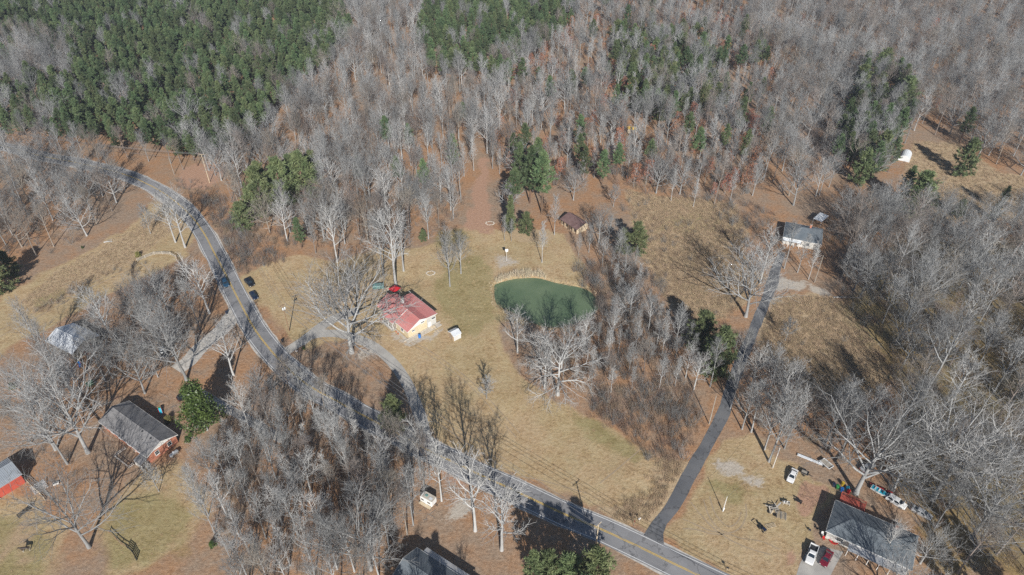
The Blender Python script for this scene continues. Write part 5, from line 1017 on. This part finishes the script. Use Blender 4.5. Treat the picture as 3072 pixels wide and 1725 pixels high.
def car(label, place, paint, style='sedan', group=None, hood_open=False, name=None):
    loc, rz = place; nm, cat = {'sedan': ('parked_car', 'car'), 'suv': ('parked_car', 'car'), 'pickup': ('pickup_truck', 'truck')}[style]
    root = thing(name or nm, label, cat, loc, rz, group)
    if style == 'sedan':
        h, w = 2.3, .9
        b = loft([(-h, .70, .74, .66, .42, .6, .86), (-h+.12, .82, .86, .76, .3, .6, .96), (-1.5, .86, .9, .8, .22, .55, .98), (-.2, .88, .91, .84, .2, .5, .94), (.95, .88, .91, .82, .2, .5, .92), (1.7, .86, .9, .78, .22, .5, .84), (h-.12, .8, .84, .70, .26, .48, .72), (h, .66, .70, .6, .34, .48, .62)])
        cabin(root, paint, -1.75, 1.15, -1.05, .35, .80, .60, .93, 1.36)
    elif style == 'suv':
        h, w = 2.35, .95
        b = loft([(-h, .8, .84, .8, .45, .7, 1.05), (-h+.1, .88, .93, .86, .32, .7, 1.08), (-1.2, .92, .96, .88, .26, .6, 1.07), (.4, .92, .96, .88, .25, .6, 1.04), (1.1, .92, .95, .86, .25, .6, 1.02), (1.85, .9, .93, .8, .28, .6, .96), (h-.1, .84, .88, .74, .32, .58, .86), (h, .7, .76, .66, .4, .56, .76)])
        cabin(root, paint, -2.2, 1.25, -1.9, .5, .86, .68, 1.04, 1.62)
    else:
        h, w = 2.7, .95
        b = loft([(.05, .90, .94, .86, .35, .7, 1.08), (1.0, .92, .95, .86, .32, .7, 1.08), (1.8, .9, .94, .84, .34, .7, 1.04), (h-.1, .86, .9, .78, .4, .68, .96), (h, .78, .82, .72, .46, .66, .88)])
        cabin(root, paint, -.55, 1.2, -.42, .55, .86, .7, 1.05, 1.66, .4)
        bd = MB(); bd.box(-1.6, 0, .62, 2.1, 1.7, .08)
        for s in (-1, 1): bd.box(-1.62, s*.9, .82, 2.16, .1, .62)
        bd.box(-2.66, 0, .82, .08, 1.88, .6); bd.box(-.56, 0, .8, .1, 1.78, .7); bd.build('bed', M(paint), root); MB().box(-1.6, 0, .67, 2.0, 1.62, .02).build('bed_liner', M('plastic_black'), root)
        MB().box(-.25, 0, .7, .6, 1.84, .7).build('cab_floor', M(paint), root)
    bo = b.build('body', M(paint), root); bevel(bo, .05, 2)
    wheels(root, (-1.42, 1.42) if style != 'pickup' else (-1.6, 1.75), w, .34 if style != 'pickup' else .38); lamps(root, h-.03, -h+.0, w, .62)
    MB().box(h-.02, 0, .42, .14, 1.5, .16).build('bumper', M('plastic_black' if style != 'pickup' else 'rim'), root); MB().box(-h+.02, 0, .45, .14, 1.5, .16).build('bumper', M('plastic_black' if style != 'pickup' else 'rim'), root)
    if hood_open: MB().box(1.25, 0, 1.5, 1.15, 1.4, .04, 0, 0, R(-58)).build('open_hood', M(paint), root)
    return root
def along_road(px, py, L=4.6, off=0.0, rev=False):
    p = P(px, py); i = int(np.argmin((ROAD[:, 0]-p.x)**2+(ROAD[:, 1]-p.y)**2)); d = ROAD[i+1]-ROAD[i-1]; return p, math.atan2(d[1], d[0])+(math.pi if rev else 0)
car('dark blue car driving in the left lane under the roadside tree', along_road(677, 853), 'car_blue', 'suv', name='moving_car')
p, a = along_road(749, 852); car('black car parked on the grass, the farther of two beside the road', (p, a+R(10)), 'car_black', 'suv', 'dark cars parked on the verge')
p, a = along_road(762, 890); car('navy car parked on the grass, the nearer of two beside the road', (p, a+R(4)), 'car_navy', 'sedan', 'dark cars parked on the verge')
car('pale pickup parked under the bare trees off the gravel drive', between((494, 1086), (489, 1036)), 'car_white', 'pickup')
car('white sedan parked alone on the dry grass below the tree clump', between((2384, 1411), (2366, 1452)), 'car_white', 'sedan')
car('white pickup parked on the concrete pad beside the maroon car', between((2441, 1644), (2425, 1692)), 'car_white', 'pickup')
car('maroon sedan parked on the concrete pad beside the white pickup', between((2489, 1656), (2465, 1702)), 'car_maroon', 'sedan')
car('white car with its hood raised behind the slate roofed house', between((2664, 1496), (2709, 1523)), 'car_white', 'suv', hood_open=True)
car('old silver car at the wood edge beyond the hood-up one', between((2744, 1532), (2782, 1553)), 'car_silver', 'sedan')
car('dark car parked on the gravel left of the glossy evergreen', between((545, 1198), (572, 1182)), 'car_black', 'suv')
car('pale car half hidden in the wood above the boat', between((2590, 1412), (2612, 1398)), 'car_silver', 'sedan')
# ---------------------------------------------------------------- poles and wires
TOPS = {}
def pole(key, px, py, top, label, arm=None, cans=0, h=None, m='wood_grey', r=.16, arms=1):
    p = P(px, py); h = h or tall(px, py, top); root = thing('utility_pole', label, 'pole', p, arm or 0); tops = []
    MB().tube([(0, 0, -.2), (0, 0, h)], [r, r*.7], 8).build('post', M(m), root)
    if arm is not None:
        for k in range(arms):
            z = h-.35-k*.9; MB().box(0, .14, z, 2.4, .1, .13).build('crossarm', M(m), root)
            for s in (-1, 0, 1): MB().lathe([(.05, 0), (.07, .06), (.04, .2)], 6, (s*1.05, .14, z+.07)).build('insulator', M('white_paint'), root)
    for k in range(cans): MB().lathe([(.2, 0), (.24, .05), (.24, .75), (.12, .85)], 10, ((k-.5*(cans-1))*.62, -.42, h-1.7)).build('transformer', M('white_metal'), root)
    ca, sa = math.cos(arm or 0), math.sin(arm or 0)
    TOPS[key] = [p+Vector((ca*s*1.05-sa*.14, sa*s*1.05+ca*.14, h-.08)) for s in (-1, 0, 1)]+[p+Vector((0, 0, h-2.3))] if arm is not None else [p+Vector((0, 0, h-.15))]
    return root
pole('A', 629, 548, 462, 'tall pale utility pole at the wood edge above the road bend', R(20), 0, m='wood_pale')
pole('B', 868, 994, 914, 'utility pole with white transformers beside the driveway mouth', R(40), 2, m='wood_brown')
pole('C', 1784, 1664, 1574, 'utility pole with crossarm beside the lower road', R(45), 0, m='wood_pale')
pole('D', 2127, 1272, 1188, 'utility pole on the left side of the lane at the brush edge', None, m='wood_grey')
pole('E', 2318, 1404, 1343, 'thin white pole beside the clump of trees by the lane', None, m='white_paint', r=.09)
pole('F', 2443, 848, 766, 'grey pole right in front of the grey hip roofed house', None, m='wood_grey', r=.14)
mp = pole('G', 2168, 1534, 1490, 'short white service pole with meter box on the dry grass', None, m='white_paint', r=.1)
MB().box(0, -.16, 1.3, .34, .2, .6).build('meter_box', M('white_metal'), mp); MB().box(0, -.15, .55, .24, .16, .4).build('meter_base', M('white_metal'), mp)
pole('L', -170, 420, 350, 'utility pole left of the picture on the far road', R(5), 0); pole('S', 2420, 1985, None, 'utility pole below the picture by the road', R(45), 0, h=9.0)
pole('H', 523, 524, 470, 'leaning bare pole left of the tall pale utility pole', None, m='wood_grey', r=.12)
def wire(a, b, label, sag=.018, r=.032):
    pts = [a.lerp(b, t)-Vector((0, 0, 4*sag*(a-b).length*t*(1-t))) for t in [k/16 for k in range(17)]]; o = MB().tube(pts, r, 4).build('power_line', M('wire')); tag(o, label, 'wire', 'overhead wires')
for k1, k2, lab in (('L', 'A', 'overhead wire above the far road along the plantation edge'), ('A', 'B', 'overhead wire between the pale pole and the transformer pole'), ('B', 'C', 'overhead wire crossing the driveway to the lower road pole'), ('C', 'S', 'overhead wire running off the lower road pole')):
    for i in range(4): wire(TOPS[k1][i], TOPS[k2][i], lab)
wire(TOPS['B'][3], P(*zr(650, 700), 3.4), 'service wire from the transformer pole to the red roofed house')
wire(TOPS['E'][0], TOPS['G'][0], 'service wire between the two white poles', .03, .015)
# ---------------------------------------------------------------- fences and gates
def rail_fence(name, label, pts, m, h=1.25, rails=3, cat='fence', per=None):
    w = [P(*q) for q in pts]; o = thing(name, label, cat, w[0])
    for i, q in enumerate(w):
        d = q-w[0]; MB().box(d.x, d.y, h/2, .16, .16, h+.1).build('post', M(m), o)
    for i in range(len(w)-1):
        a, b = w[i]-w[0], w[i+1]-w[0]
        for k in range(rails): z = h*(k+1)/rails-.12; MB().bar((a.x, a.y, z), (b.x, b.y, z), .06, .15).build('rail', M(m), o)
z2 = Z(380, 740, .1107)
rail_fence('rail_fence', 'curved fence of rails coloured pale for sunlight below the roadside trees', [z2(*q) for q in [(300, 400), (510, 305), (755, 215), (975, 205), (1190, 215), (1345, 305)]], 'stone')  # sunlit run of the loop, its light put into the pale colour
rail_fence('rail_fence', 'rail fence coloured dark for shade running down from the pale curved one', [z2(*q) for q in [(1360, 320), (1420, 440), (1470, 560), (1530, 720), (1600, 890), (1650, 1050), (1690, 1200)]], 'wood_brown')  # back-lit run of the same loop, its shade put into the brown
rail_fence('rail_fence', 'overgrown dark fence on the left of the loop', [z2(*q) for q in [(240, 460), (165, 600), (150, 760), (170, 900), (230, 1080), (270, 1240), (290, 1400)]], 'wood_dark')
q1 = Z(0, 1125, .4149)
rail_fence('farm_gate', 'dark metal field gate in the yard below the brick house', [q1(*q) for q in [(925, 1252), (958, 1282), (990, 1340)]], 'steel_dark', 1.4, 5, 'gate')
rail_fence('farm_gate', 'grey metal gate panels by the dirt path near the red barn', [q1(*q) for q in [(140, 1035), (180, 1000), (225, 970), (236, 950)]], 'steel_dark', 1.4, 5, 'gate')
rail_fence('corral_fence', 'pale board fence slanting down from the red barn corner', [q1(*q) for q in [(185, 760), (240, 820), (290, 860), (328, 905)]], 'wood_pale', 1.3, 4)
rail_fence('wire_fence', 'low post fence across the leaf covered yard at lower left', [q1(*q) for q in [(790, 1140), (840, 1190), (880, 1225), (925, 1252)]], 'wood_brown', 1.0, 2)
pr = thing('panel_stack', 'leaning rack of pale metal bars beside the red barn', 'gate', P(*q1(290, 820)), R(48))
for k in range(11): MB().bar((-1.6, -1.1+k*.22, .1+k*.09), (1.6, -1.1+k*.22, .1+k*.09), .07).build('slat', M('white_metal'), pr)
for x in (-1.4, 1.4): MB().bar((x, -1.2, .04), (x, 1.2, 1.02), .08).build('frame', M('wire'), pr)
tb = thing('water_trough', 'small white trough at the brush edge near the red barn', 'trough', P(*q1(408, 790)), R(30))
MB().box(0, 0, .35, 1.3, .6, .5).build('tub', M('white_paint'), tb); MB().box(0, 0, .595, 1.1, .42, .02).build('water', M('glass'), tb)
# ---------------------------------------------------------------- roadside posts, mailboxes, bins
def mailbox(px, py, label, box='plastic_black', rz=0.0):
    o = thing('mailbox', label, 'mailbox', P(px, py), rz); MB().box(0, 0, .55, .1, .1, 1.1).build('post', M('wood_pale'), o)
    MB().prism([(-.13, 1.1), (.13, 1.1), (.13, 1.28), (.08, 1.37), (-.08, 1.37), (-.13, 1.28)], -.3, .3).build('box', M(box), o); MB().box(.05, -.15, 1.33, .03, .02, .16).build('flag', M('plastic_red'), o)
mailbox(1917, 1565, 'white mailbox on the grass corner where the lane meets the road', 'white_paint', R(30)); mailbox(892, 1062, 'white mailbox in the leafy driveway island', 'white_paint', R(20)); mailbox(2180, 1712, 'dark mailbox beside the road at the lower right', 'plastic_black', R(-25)); mailbox(866, 1256, 'pale mailbox post on the roadside leaf litter', 'white_paint', R(-40))
o = thing('road_sign', 'small sign on a post at the mouth of the lane', 'sign', P(1901, 1578), R(60)); MB().box(0, 0, 1.1, .07, .07, 2.2).build('post', M('rim'), o); MB().lathe([(.36, 0), (.36, .03)], 8, (0, -.06, 2.0), 'Y').build('plate', M('deck_red'), o)
def bin_(px, py, label, m='plastic_black', rz=.3):
    o = thing('wheeled_bin', label, 'bin', P(px, py), rz); MB().add([(-.25, -.27, .08), (.25, -.27, .08), (.25, .27, .08), (-.25, .27, .08), (-.31, -.34, 1.0), (.31, -.34, 1.0), (.31, .34, 1.0), (-.31, .34, 1.0)], [(3, 2, 1, 0), (0, 1, 5, 4), (1, 2, 6, 5), (2, 3, 7, 6), (3, 0, 4, 7), (4, 5, 6, 7)]).build('body', M(m), o)
    MB().prism([(-.36, 1.0), (.36, 1.0), (.3, 1.1), (-.3, 1.07)], -.33, .33).build('lid', M(m), o)
    for s in (-1, 1): MB().lathe([(.11, -.03), (.11, .03)], 10, (s*.28, .3, .11), 'X').build('wheel', M('rubber'), o)
bin_(848, 1026, 'dark wheeled bin beside the driveway mouth'); bin_(681, 941, 'navy wheeled bin where the gravel drive meets the road', 'car_navy')
# ---------------------------------------------------------------- yards: barrels, boats, trailers, piles
def barrel(px, py, label, m, h=.9, r=.3, group=None):
    o = thing('barrel', label, 'barrel', P(px, py), 0, group); MB().lathe([(r*.92, 0), (r, .08), (r, h*.32), (r*1.04, h*.34), (r, h*.37), (r, h*.63), (r*1.04, h*.66), (r, h*.68), (r, h*.93), (r*.94, h)], 14).build('body', M(m), o); MB().lathe([(r*.85, h), (r*.85, h+.02)], 14).build('lid', M(m), o)
barrel(1259, 1012, 'blue barrel against the cream gable wall of the red roofed house', 'plastic_blue', 1.1, .45)
for x, y, m, c in ((2524, 1472, 'plastic_blue', 'blue'), (2541, 1468, 'plastic_cyan', 'light blue'), (2511, 1464, 'plastic_green', 'green'), (2544, 1478, 'plastic_red', 'red'), (2527, 1455, 'plastic_yellow', 'yellow'), (2500, 1458, 'car_navy', 'navy')): barrel(x, y, c+' barrel in the clutter behind the red deck', m, 1.0, .42)
def boat():
    p, a = between((2617, 1467), (2660, 1492)); o = thing('motor_boat', 'small white and light blue boat on the ground behind the white car', 'boat', p, a)
    st = [(-2.2, .55, .75, .8, .25, .5, .8), (-1.0, .6, .82, .88, .2, .48, .8), (.6, .5, .78, .86, .2, .48, .84), (1.6, .25, .5, .6, .28, .55, .9), (2.3, .03, .08, .12, .55, .75, .98)]
    bevel(loft(st).build('hull', M('white_paint'), o), .04); MB().add([(-2.0, -.66, .86), (.7, -.68, .88), (1.5, -.4, .94), (1.5, .4, .94), (.7, .68, .88), (-2.0, .66, .86)], [(0, 1, 2, 3, 4, 5)]).build('deck', M('plastic_cyan'), o)
    MB().box(.55, 0, 1.1, .06, .9, .4, 0, 0, R(-25)).build('windscreen', M('glass'), o); MB().box(-2.35, 0, .85, .3, .35, .7).build('outboard', M('plastic_black'), o)
    for x in (-1.2, -.3): MB().box(x, 0, .98, .35, .9, .2).build('seat', M('white_paint'), o)
    for s in (-1, 1): MB().bar((-1.8, s*.35, .14), (1.4, s*.35, .14), .12).build('skid', M('wood_grey'), o)
boat()
p, a = between((2615, 1455), (2668, 1478)); o = thing('canoe', 'long red canoe lying behind the light blue boat', 'canoe', p, a)
st = [(-2.7, .02, .05, .06, .3, .4, .55), (-1.8, .2, .33, .36, .06, .25, .42), (0, .28, .42, .44, .02, .2, .36), (1.8, .2, .33, .36, .06, .25, .42), (2.7, .02, .05, .06, .3, .4, .55)]
loft(st).build('hull', M('plastic_red'), o, smooth=True)
for x in (-1.2, 1.2): MB().box(x, 0, .43, .2, .7, .03).build('seat', M('wood_pale'), o)
def trailer(px, py, rz, label, m, L=2.6, W=1.5, wall=.4, name='utility_trailer'):
    o = thing(name, label, 'trailer', P(px, py), rz); MB().box(0, 0, .55, L, W, .1).build('floor', M('wood_grey'), o)
    for s in (-1, 1): MB().box(0, s*W/2, .6+wall/2, L, .05, wall).build('side_board', M(m), o); MB().lathe([(.28, -.1), (.28, .1)], 14, (0, s*(W/2+.16), .28), 'Y').build('wheel', M('rubber'), o)
    for s in (-1, 1): MB().box(s*L/2, 0, .6+wall/2, .05, W+.04, wall).build('end_board', M(m), o)
    MB().bar((L/2, 0, .48), (L/2+1.1, 0, .45), .1).build('drawbar', M('steel_dark'), o); return o
trailer(2478, 1396, R(-60), 'white framed flat trailer beside the pipe stack', 'white_metal', 2.9, 1.7, .25); trailer(2413, 1422, R(-35), 'black box trailer right of the white sedan', 'plastic_black', 1.7, 1.2, .3)
trailer(1136, 866, R(8), 'teal covered trailer behind the red roofed house', 'teal_tarp', 3.6, 1.9, .9); t = [q for q in bpy.data.objects if q.get('label', '').startswith('teal covered')][0]; MB().prism([(-1.0, 1.48), (1.0, 1.48), (.8, 1.75), (-.8, 1.75)], -1.85, 1.85).build('cover', M('teal_tarp'), t)
trailer(1163, 872, R(12), 'small pale wagon beside the red canopy', 'wood_pale', 2.2, 1.1, .35)
ps = thing('pipe_stack', 'long grey metal pipes stacked on blocks near the lane wood', 'pipes', *between((2401, 1369), (2461, 1393)))
for i in range(5): MB().tube([(-3.3+.2*(i % 2), -.34+i*.17, .3+.02*(i % 2)), (3.3-.3*(i % 3), -.34+i*.17, .3+.02*(i % 2))], .085, 8).build('pipe', M('tin'), ps)
for x in (-2.2, 2.2): MB().box(x, 0, .1, .2, 1.1, .2).build('block', M('wood_grey'), ps)
def camper():
    o = thing('camper', 'small pale camper trailer under the trees left of the road', 'camper', P(1286, 1506), R(-32)); b = MB().box(0, 0, 1.25, 3.6, 2.0, 1.7).build('body', M('white_paint'), o); bevel(b, .15, 3)
    MB().box(.2, .1, 2.13, 3.2, 1.7, .06).build('roof', M('stone'), o); MB().box(-.5, .1, 2.2, .7, .6, .12).build('roof_hatch', M('teal_tarp'), o); MB().box(.9, -.1, 2.18, .9, .7, .07).build('roof_panel', M('tin'), o)
    for x in (-1.0, .9): MB().box(x, -1.01, 1.5, .8, .03, .5).build('window', M('glass'), o)
    MB().box(0, -1.012, 1.15, .6, .03, 1.3).build('door', M('white_metal'), o); MB().box(0, -1.4, .42, 3.4, .7, .1).build('step_deck', M('wood_pale'), o); MB().bar((1.8, 0, .45), (2.8, 0, .42), .1).build('drawbar', M('steel_dark'), o)
    for s in (-1, 1): MB().lathe([(.3, -.1), (.3, .1)], 14, (-.2, s*.9, .3), 'Y').build('wheel', M('rubber'), o)
camper()
def pallet(px, py, rz, label, m='wood_grey', n=7, L=1.3, W=1.1, h=.15, lean=0.0):
    o = thing('wood_pallet', label, 'pallet', P(px, py), rz)
    for k in range(n): MB().box(0, -W/2+.06+k*(W-.12)/(n-1), h, L, .09, .03).build('slat', M(m), o)
    for s in (-1, 0, 1): MB().box(s*(L/2-.06), 0, h/2, .09, W, h-.02).build('runner', M(m), o)
pallet(2312, 1578, R(15), 'pale slatted pallet on the grass beside the dark mower', 'wood_pale', 4, 2.4, 1.1); pallet(2344, 1548, R(-20), 'striped slatted pallet at the end of the junk pile', 'wood_grey', 8, 2.2, 2.0, .4)
def mower():
    o = thing('riding_mower', 'dark riding mower with tow frame on the dry grass', 'mower', P(2286, 1587), R(-58)); bevel(MB().box(.5, 0, .62, 1.0, .7, .5).build('hood', M('car_navy'), o), .08)
    MB().box(-.3, 0, .4, .9, 1.1, .12).build('deck', M('steel_dark'), o); MB().box(-.45, 0, .68, .45, .5, .12).build('seat', M('plastic_black'), o); MB().box(-.68, 0, .92, .1, .5, .4).build('seat_back', M('plastic_black'), o); MB().lathe([(.2, 0), (.2, .03)], 12, (.05, 0, 1.0)).build('steering_wheel', M('plastic_black'), o)
    for x, r in ((.75, .2), (-.5, .29)):
        for s in (-1, 1): MB().lathe([(r, -.1), (r, .1)], 14, (x, s*.5, r), 'Y').build('wheel', M('rubber'), o)
    for s in (-1, 1): MB().bar((-.9, s*.5, .25), (-2.8, s*.5, .12), .07).build('tow_frame', M('steel_dark'), o)
    MB().bar((-2.8, -.55, .12), (-2.8, .55, .12), .09).build('tow_frame', M('wood_dark'), o)
mower()
def tyre(px, py, label, z=0.0, r=.36): 
    o = MB().lathe([(r*.55, 0), (r*.9, 0), (r, .06), (r, .16), (r*.9, .22), (r*.55, .22), (r*.55, 0)], 16).build('tyre', M('rubber'), None, P(px, py)+Vector((0, 0, z))); tag(o, label, 'tyre')
tyre(2306, 1536, 'loose black tyre at the left end of the junk pile'); tyre(2324, 1545, 'loose tyre in front of the junk pile', 0, .42); tyre(2309, 1518, 'loose tyre at the back of the junk pile')
o = thing('junk_pile', 'heap of grey planks and metal scraps on the dry grass', 'junk', P(2318, 1530), .3); rj = random.Random(4)
for k in range(26):
    x, y, a = rj.gauss(0, .8), rj.gauss(0, .7), rj.uniform(0, 3.1); L = rj.uniform(.8, 2.2); MB().box(x, y, .12+k*.025, L, rj.uniform(.1, .3), .06, a, rj.uniform(-.25, .25), rj.uniform(-.2, .2)).build('plank' if k % 3 else 'metal_scrap', M(rj.choice(['wood_grey', 'wood_pale', 'stone']) if k % 3 else rj.choice(['steel_dark', 'car_navy', 'tin'])), o)
def table(px, py, rz, label, top='wood_grey', L=1.8, W=.8, name='work_table'):
    o = thing(name, label, 'table', P(px, py), rz)
    for k in range(4): MB().box(0, -W/2+W/8+k*W/4, .75, L, W/4-.02, .05).build('board', M(top), o)
    for x in (-1, 1):
        for y in (-1, 1): MB().box(x*(L/2-.1), y*(W/2-.08), .36, .08, .08, .73).build('leg', M(top), o)
    return o
table(2357, 1513, R(-12), 'low pale table covered with odds and ends on the grass', 'stone', 1.7, 1.0)
for k, (dx, dy, m) in enumerate(((-.5, .1, 'tin'), (-.1, -.2, 'stone'), (.3, .15, 'white_paint'), (.55, -.2, 'steel_dark'))):
    q = P(2357, 1513); tag(MB().lathe([(.12, 0), (.15, .1), (.15, .25), (.1, .3)], 8).build('paint_can', M(m), None, (q.x+dx, q.y+dy, .775)), ('tin', 'pale stone coloured', 'white', 'dark')[k]+' can standing on the low yard table', 'can')
o = thing('garden_bench', 'dark bench lying beside the red earth patch', 'bench', P(2394, 1507), R(-38))
for k in range(4): MB().box(0, -.2+k*.13, .45, 1.6, .11, .04).build('slat', M('plastic_black'), o)
for k in range(3): MB().box(0, .3, .6+k*.15, 1.6, .04, .11).build('slat', M('plastic_black'), o)
for s in (-1, 1): MB().box(s*.7, .05, .25, .07, .5, .5).build('leg', M('steel_dark'), o)
o = thing('paddling_pool', 'red plastic paddling pool full of toys at the slate roofed house', 'pool', P(2501, 1622), 0)
MB().lathe([(1.0, 0), (1.1, .2), (1.1, .32), (.98, .32), (.92, .1), (.0, .08)], 20).build('basin', M('plastic_red'), o)
for k in range(9): a = k*2.4; MB().lathe([(.06, 0), (.12, .08), (.12, .16), (.05, .22)], 7, (math.cos(a)*.55*(k/9+.2), math.sin(a)*.55*(k/9+.2), .12)).build('toy', M(['wood_pale', 'plastic_yellow', 'white_paint', 'plastic_green'][k % 4]), o)
def chair(px, py, rz, label, m):
    o = thing('garden_chair', label, 'chair', P(px, py), rz); MB().box(0, 0, .42, .5, .5, .05).build('seat', M(m), o); MB().box(0, .24, .7, .5, .05, .55).build('backrest', M(m), o)
    for x in (-1, 1):
        for y in (-1, 1): MB().box(x*.21, y*.21, .2, .05, .05, .4).build('leg', M(m), o)
for x, y, m, l in ((2428, 1592, 'car_navy', 'navy garden chair farthest out on the grass by the slate house'), (2450, 1588, 'plastic_black', 'black garden chair near the slate house corner'), (2466, 1604, 'white_paint', 'white garden chair under the slate house eave'), (2470, 1618, 'plastic_red', 'red garden chair beside the paddling pool')): chair(x, y, R(x*7 % 360), l, m)
for x, y, m, l in ((240, 1096, 'plastic_blue', 'blue plastic slide among the trees below the tin barn'), (483, 1237, 'plastic_cyan', 'light blue plastic slide behind the brick house')):
    o = thing('toy_slide', l, 'slide', P(x, y), R(35))
    MB().slab([(-.35, -1.0, .15), (.35, -1.0, .15), (.35, .5, 1.2), (-.35, .5, 1.2)], .06).build('chute', M(m), o); MB().box(0, .75, 1.2, .75, .5, .06).build('platform', M('plastic_green'), o)
    for sx in (-1, 1): MB().bar((sx*.4, -1.0, .28), (sx*.4, .5, 1.35), .06, .2).build('side_rail', M('plastic_red'), o); MB().box(sx*.34, .95, .6, .07, .07, 1.2).build('leg', M('plastic_red'), o)
for k, (x, y, m, l) in enumerate(((252, 1048, 'plastic_red', 'red storage tub at the right end of the tin barn'), (275, 1030, 'white_paint', 'white storage tub right of the tin barn'), (271, 1154, 'plastic_green', 'green storage tub between tin barn and brick house'), (425, 1030, 'deck_red', 'dull red storage tub left of the pale pickup'))):
    o = thing('storage_tub', l, 'tub', P(x, y), .4*k); MB().add([(-.8, -.5, 0), (.8, -.5, 0), (.8, .5, 0), (-.8, .5, 0), (-.9, -.6, .8), (.9, -.6, .8), (.9, .6, .8), (-.9, .6, .8)], [(3, 2, 1, 0), (0, 1, 5, 4), (1, 2, 6, 5), (2, 3, 7, 6), (3, 0, 4, 7), (4, 5, 6, 7)]).build('body', M(m), o); MB().box(0, 0, .84, 1.9, 1.3, .08).build('lid', M(m), o)
o = thing('propane_tank', 'silver gas tank on feet beside the brick gable wall', 'tank', P(524, 1366), cb[1]+math.pi/2)
MB().lathe([(.05, -1.35), (.35, -1.28), (.52, -1.05), (.55, -.9), (.55, .9), (.52, 1.05), (.35, 1.28), (.05, 1.35)], 16, (0, 0, .75), 'X').build('shell', M('car_silver'), o, smooth=True); MB().lathe([(.2, 1.25), (.2, 1.42), (.12, 1.48)], 10).build('valve_dome', M('white_metal'), o)
for s in (-1, 1): MB().box(s*.8, 0, .14, .15, .8, .4).build('foot', M('concrete'), o)
def bird_house():
    h = tall(1520, 782, 750); o = thing('bird_house', 'white bird house on a tall white pole above the pond', 'bird house', P(1520, 782), R(10)); MB().tube([(0, 0, -.1), (0, 0, h-.5)], .06, 8).build('post', M('white_paint'), o)
    MB().box(0, 0, h-.25, .9, .8, .6).build('box', M('white_paint'), o); MB().prism([(-.5, h+.05), (.5, h+.05), (0, h+.4)], -.52, .52).build('roof', M('white_metal'), o)
    for x in (-.25, .25): MB().lathe([(.07, 0), (.07, .02)], 8, (x, -.41, h-.2), 'Y').build('entrance', M('plastic_black'), o)
bird_house()
for x, y, r, l in ((1292, 820, 1.5, 'ring of grey stones on the lawn behind the red roofed house'), (1470, 670, 1.6, 'pile of grey stones beside the bare path above the pond')):
    o = thing('fire_ring', l, 'stones', P(x, y)); rs = random.Random(int(x))
    for k in range(18): a = k*.349; MB().lathe([(.10, 0), (.24, .06), (.26, .16), (.1, .28)], 6, (math.cos(a)*r*rs.uniform(.85, 1.1), math.sin(a)*r*.8*rs.uniform(.85, 1.1), -.02)).build('stone', M('stone'), o)
for x, y, rz, L, l in ((2500, 893, R(-2), 9, 'long pale fallen trunk at the gravel patch right of the lane'), (312, 728, R(10), 3, 'heap of bleached fallen limbs in the field left of the bend')):
    o = thing('fallen_log', l, 'log', P(x, y), rz); MB().tube([(0, 0, .2), (L*.5, .1, .28), (L, -.1, .15)], [.22, .16, .07], 8).build('trunk', M('bark_pale'), o)
    for k in range(9): MB().tube([(L*(.3+.07*k), 0, .2), (L*(.36+.07*k), (-1)**k*1.1, .5+.05*k)], [.06, .02], 5).build('branch', M('bark_pale'), o)
# ---------------------------------------------------------------- the horse in the paddock
def horse(px, py, rz):
    root = thing('horse', 'dark horse with pale legs standing in the paddock at lower left', 'horse', P(px, py), rz)
    J = [((-.62, 0, 1.22), .27), ((-.2, 0, 1.17), .29), ((.3, 0, 1.18), .29), ((.62, 0, 1.25), .24), ((.88, 0, 1.52), .15), ((1.08, 0, 1.74), .11), ((1.28, 0, 1.62), .095), ((1.48, 0, 1.42), .07)]
    E_ = [(i, i+1) for i in range(7)]; v = list(J)
    def chain(start, pts):
        k = start
        for p, r in pts: v.append((p, r)); E_.append((k, len(v)-1)); k = len(v)-1
    for s in (-1, 1):
        chain(0, [((-.62, s*.17, .98), .16), ((-.52, s*.17, .72), .095), ((-.76, s*.17, .48), .065), ((-.72, s*.17, .14), .05), ((-.68, s*.17, .03), .06)])
        chain(3, [((.6, s*.16, .95), .12), ((.62, s*.16, .66), .08), ((.6, s*.16, .5), .06), ((.6, s*.16, .14), .048), ((.64, s*.16, .03), .06)])
        chain(5, [((1.05, s*.07, 1.86), .03)])
    me = bpy.data.meshes.new('body'); me.from_pydata([p for p, r in v], E_, []); o = put('body', me, root); md = o.modifiers.new('skin', 'SKIN')
    for i, (p, r) in enumerate(v): me.skin_vertices[0].data[i].radius = (r, r*(.92 if i < 4 else 1))
    me.skin_vertices[0].data[0].use_root = True
    s2 = o.modifiers.new('sub', 'SUBSURF'); s2.levels = 2; s2.render_levels = 2; me.materials.append(M('horse_coat'))
    MB().tube([(-.86, 0, 1.3), (-1.0, 0, 1.1), (-1.02, 0, .6)], [.05, .09, .03], 7).build('tail', M('horse_coat'), root)
    m = MB()
    for k in range(6): m.box(.66+k*.07, 0, 1.5+k*.065, .1, .05, .2, 0, 0, R(-40))
    m.build('mane', M('plastic_black'), root)
    for x, y in ((-.71, -.17), (-.71, .17), (.6, -.16), (.6, .16)): MB().lathe([(.072, .0), (.066, .06), (.062, .32), (.066, .4)], 8, (x, y, .02)).build('white_sock', M('horse_pale'), root)
horse(80, 1652, R(200))
# ---------------------------------------------------------------- thin winter haze
def haze(d):
    o = MB().box(0, 2000, 72, 6000, 6400, 150).build('haze', None); m = bpy.data.materials.new('haze'); m.use_nodes = True; N = m.node_tree.nodes; N.remove(N['Principled BSDF'])
    v = N.new('ShaderNodeVolumePrincipled'); v.inputs['Color'].default_value = (.80, .87, 1, 1); v.inputs['Density'].default_value = d; v.inputs['Anisotropy'].default_value = .2
    m.node_tree.links.new(v.outputs[0], N['Material Output'].inputs['Volume']); o.data.materials.append(m); kind(o, 'stuff')
haze(.00018)
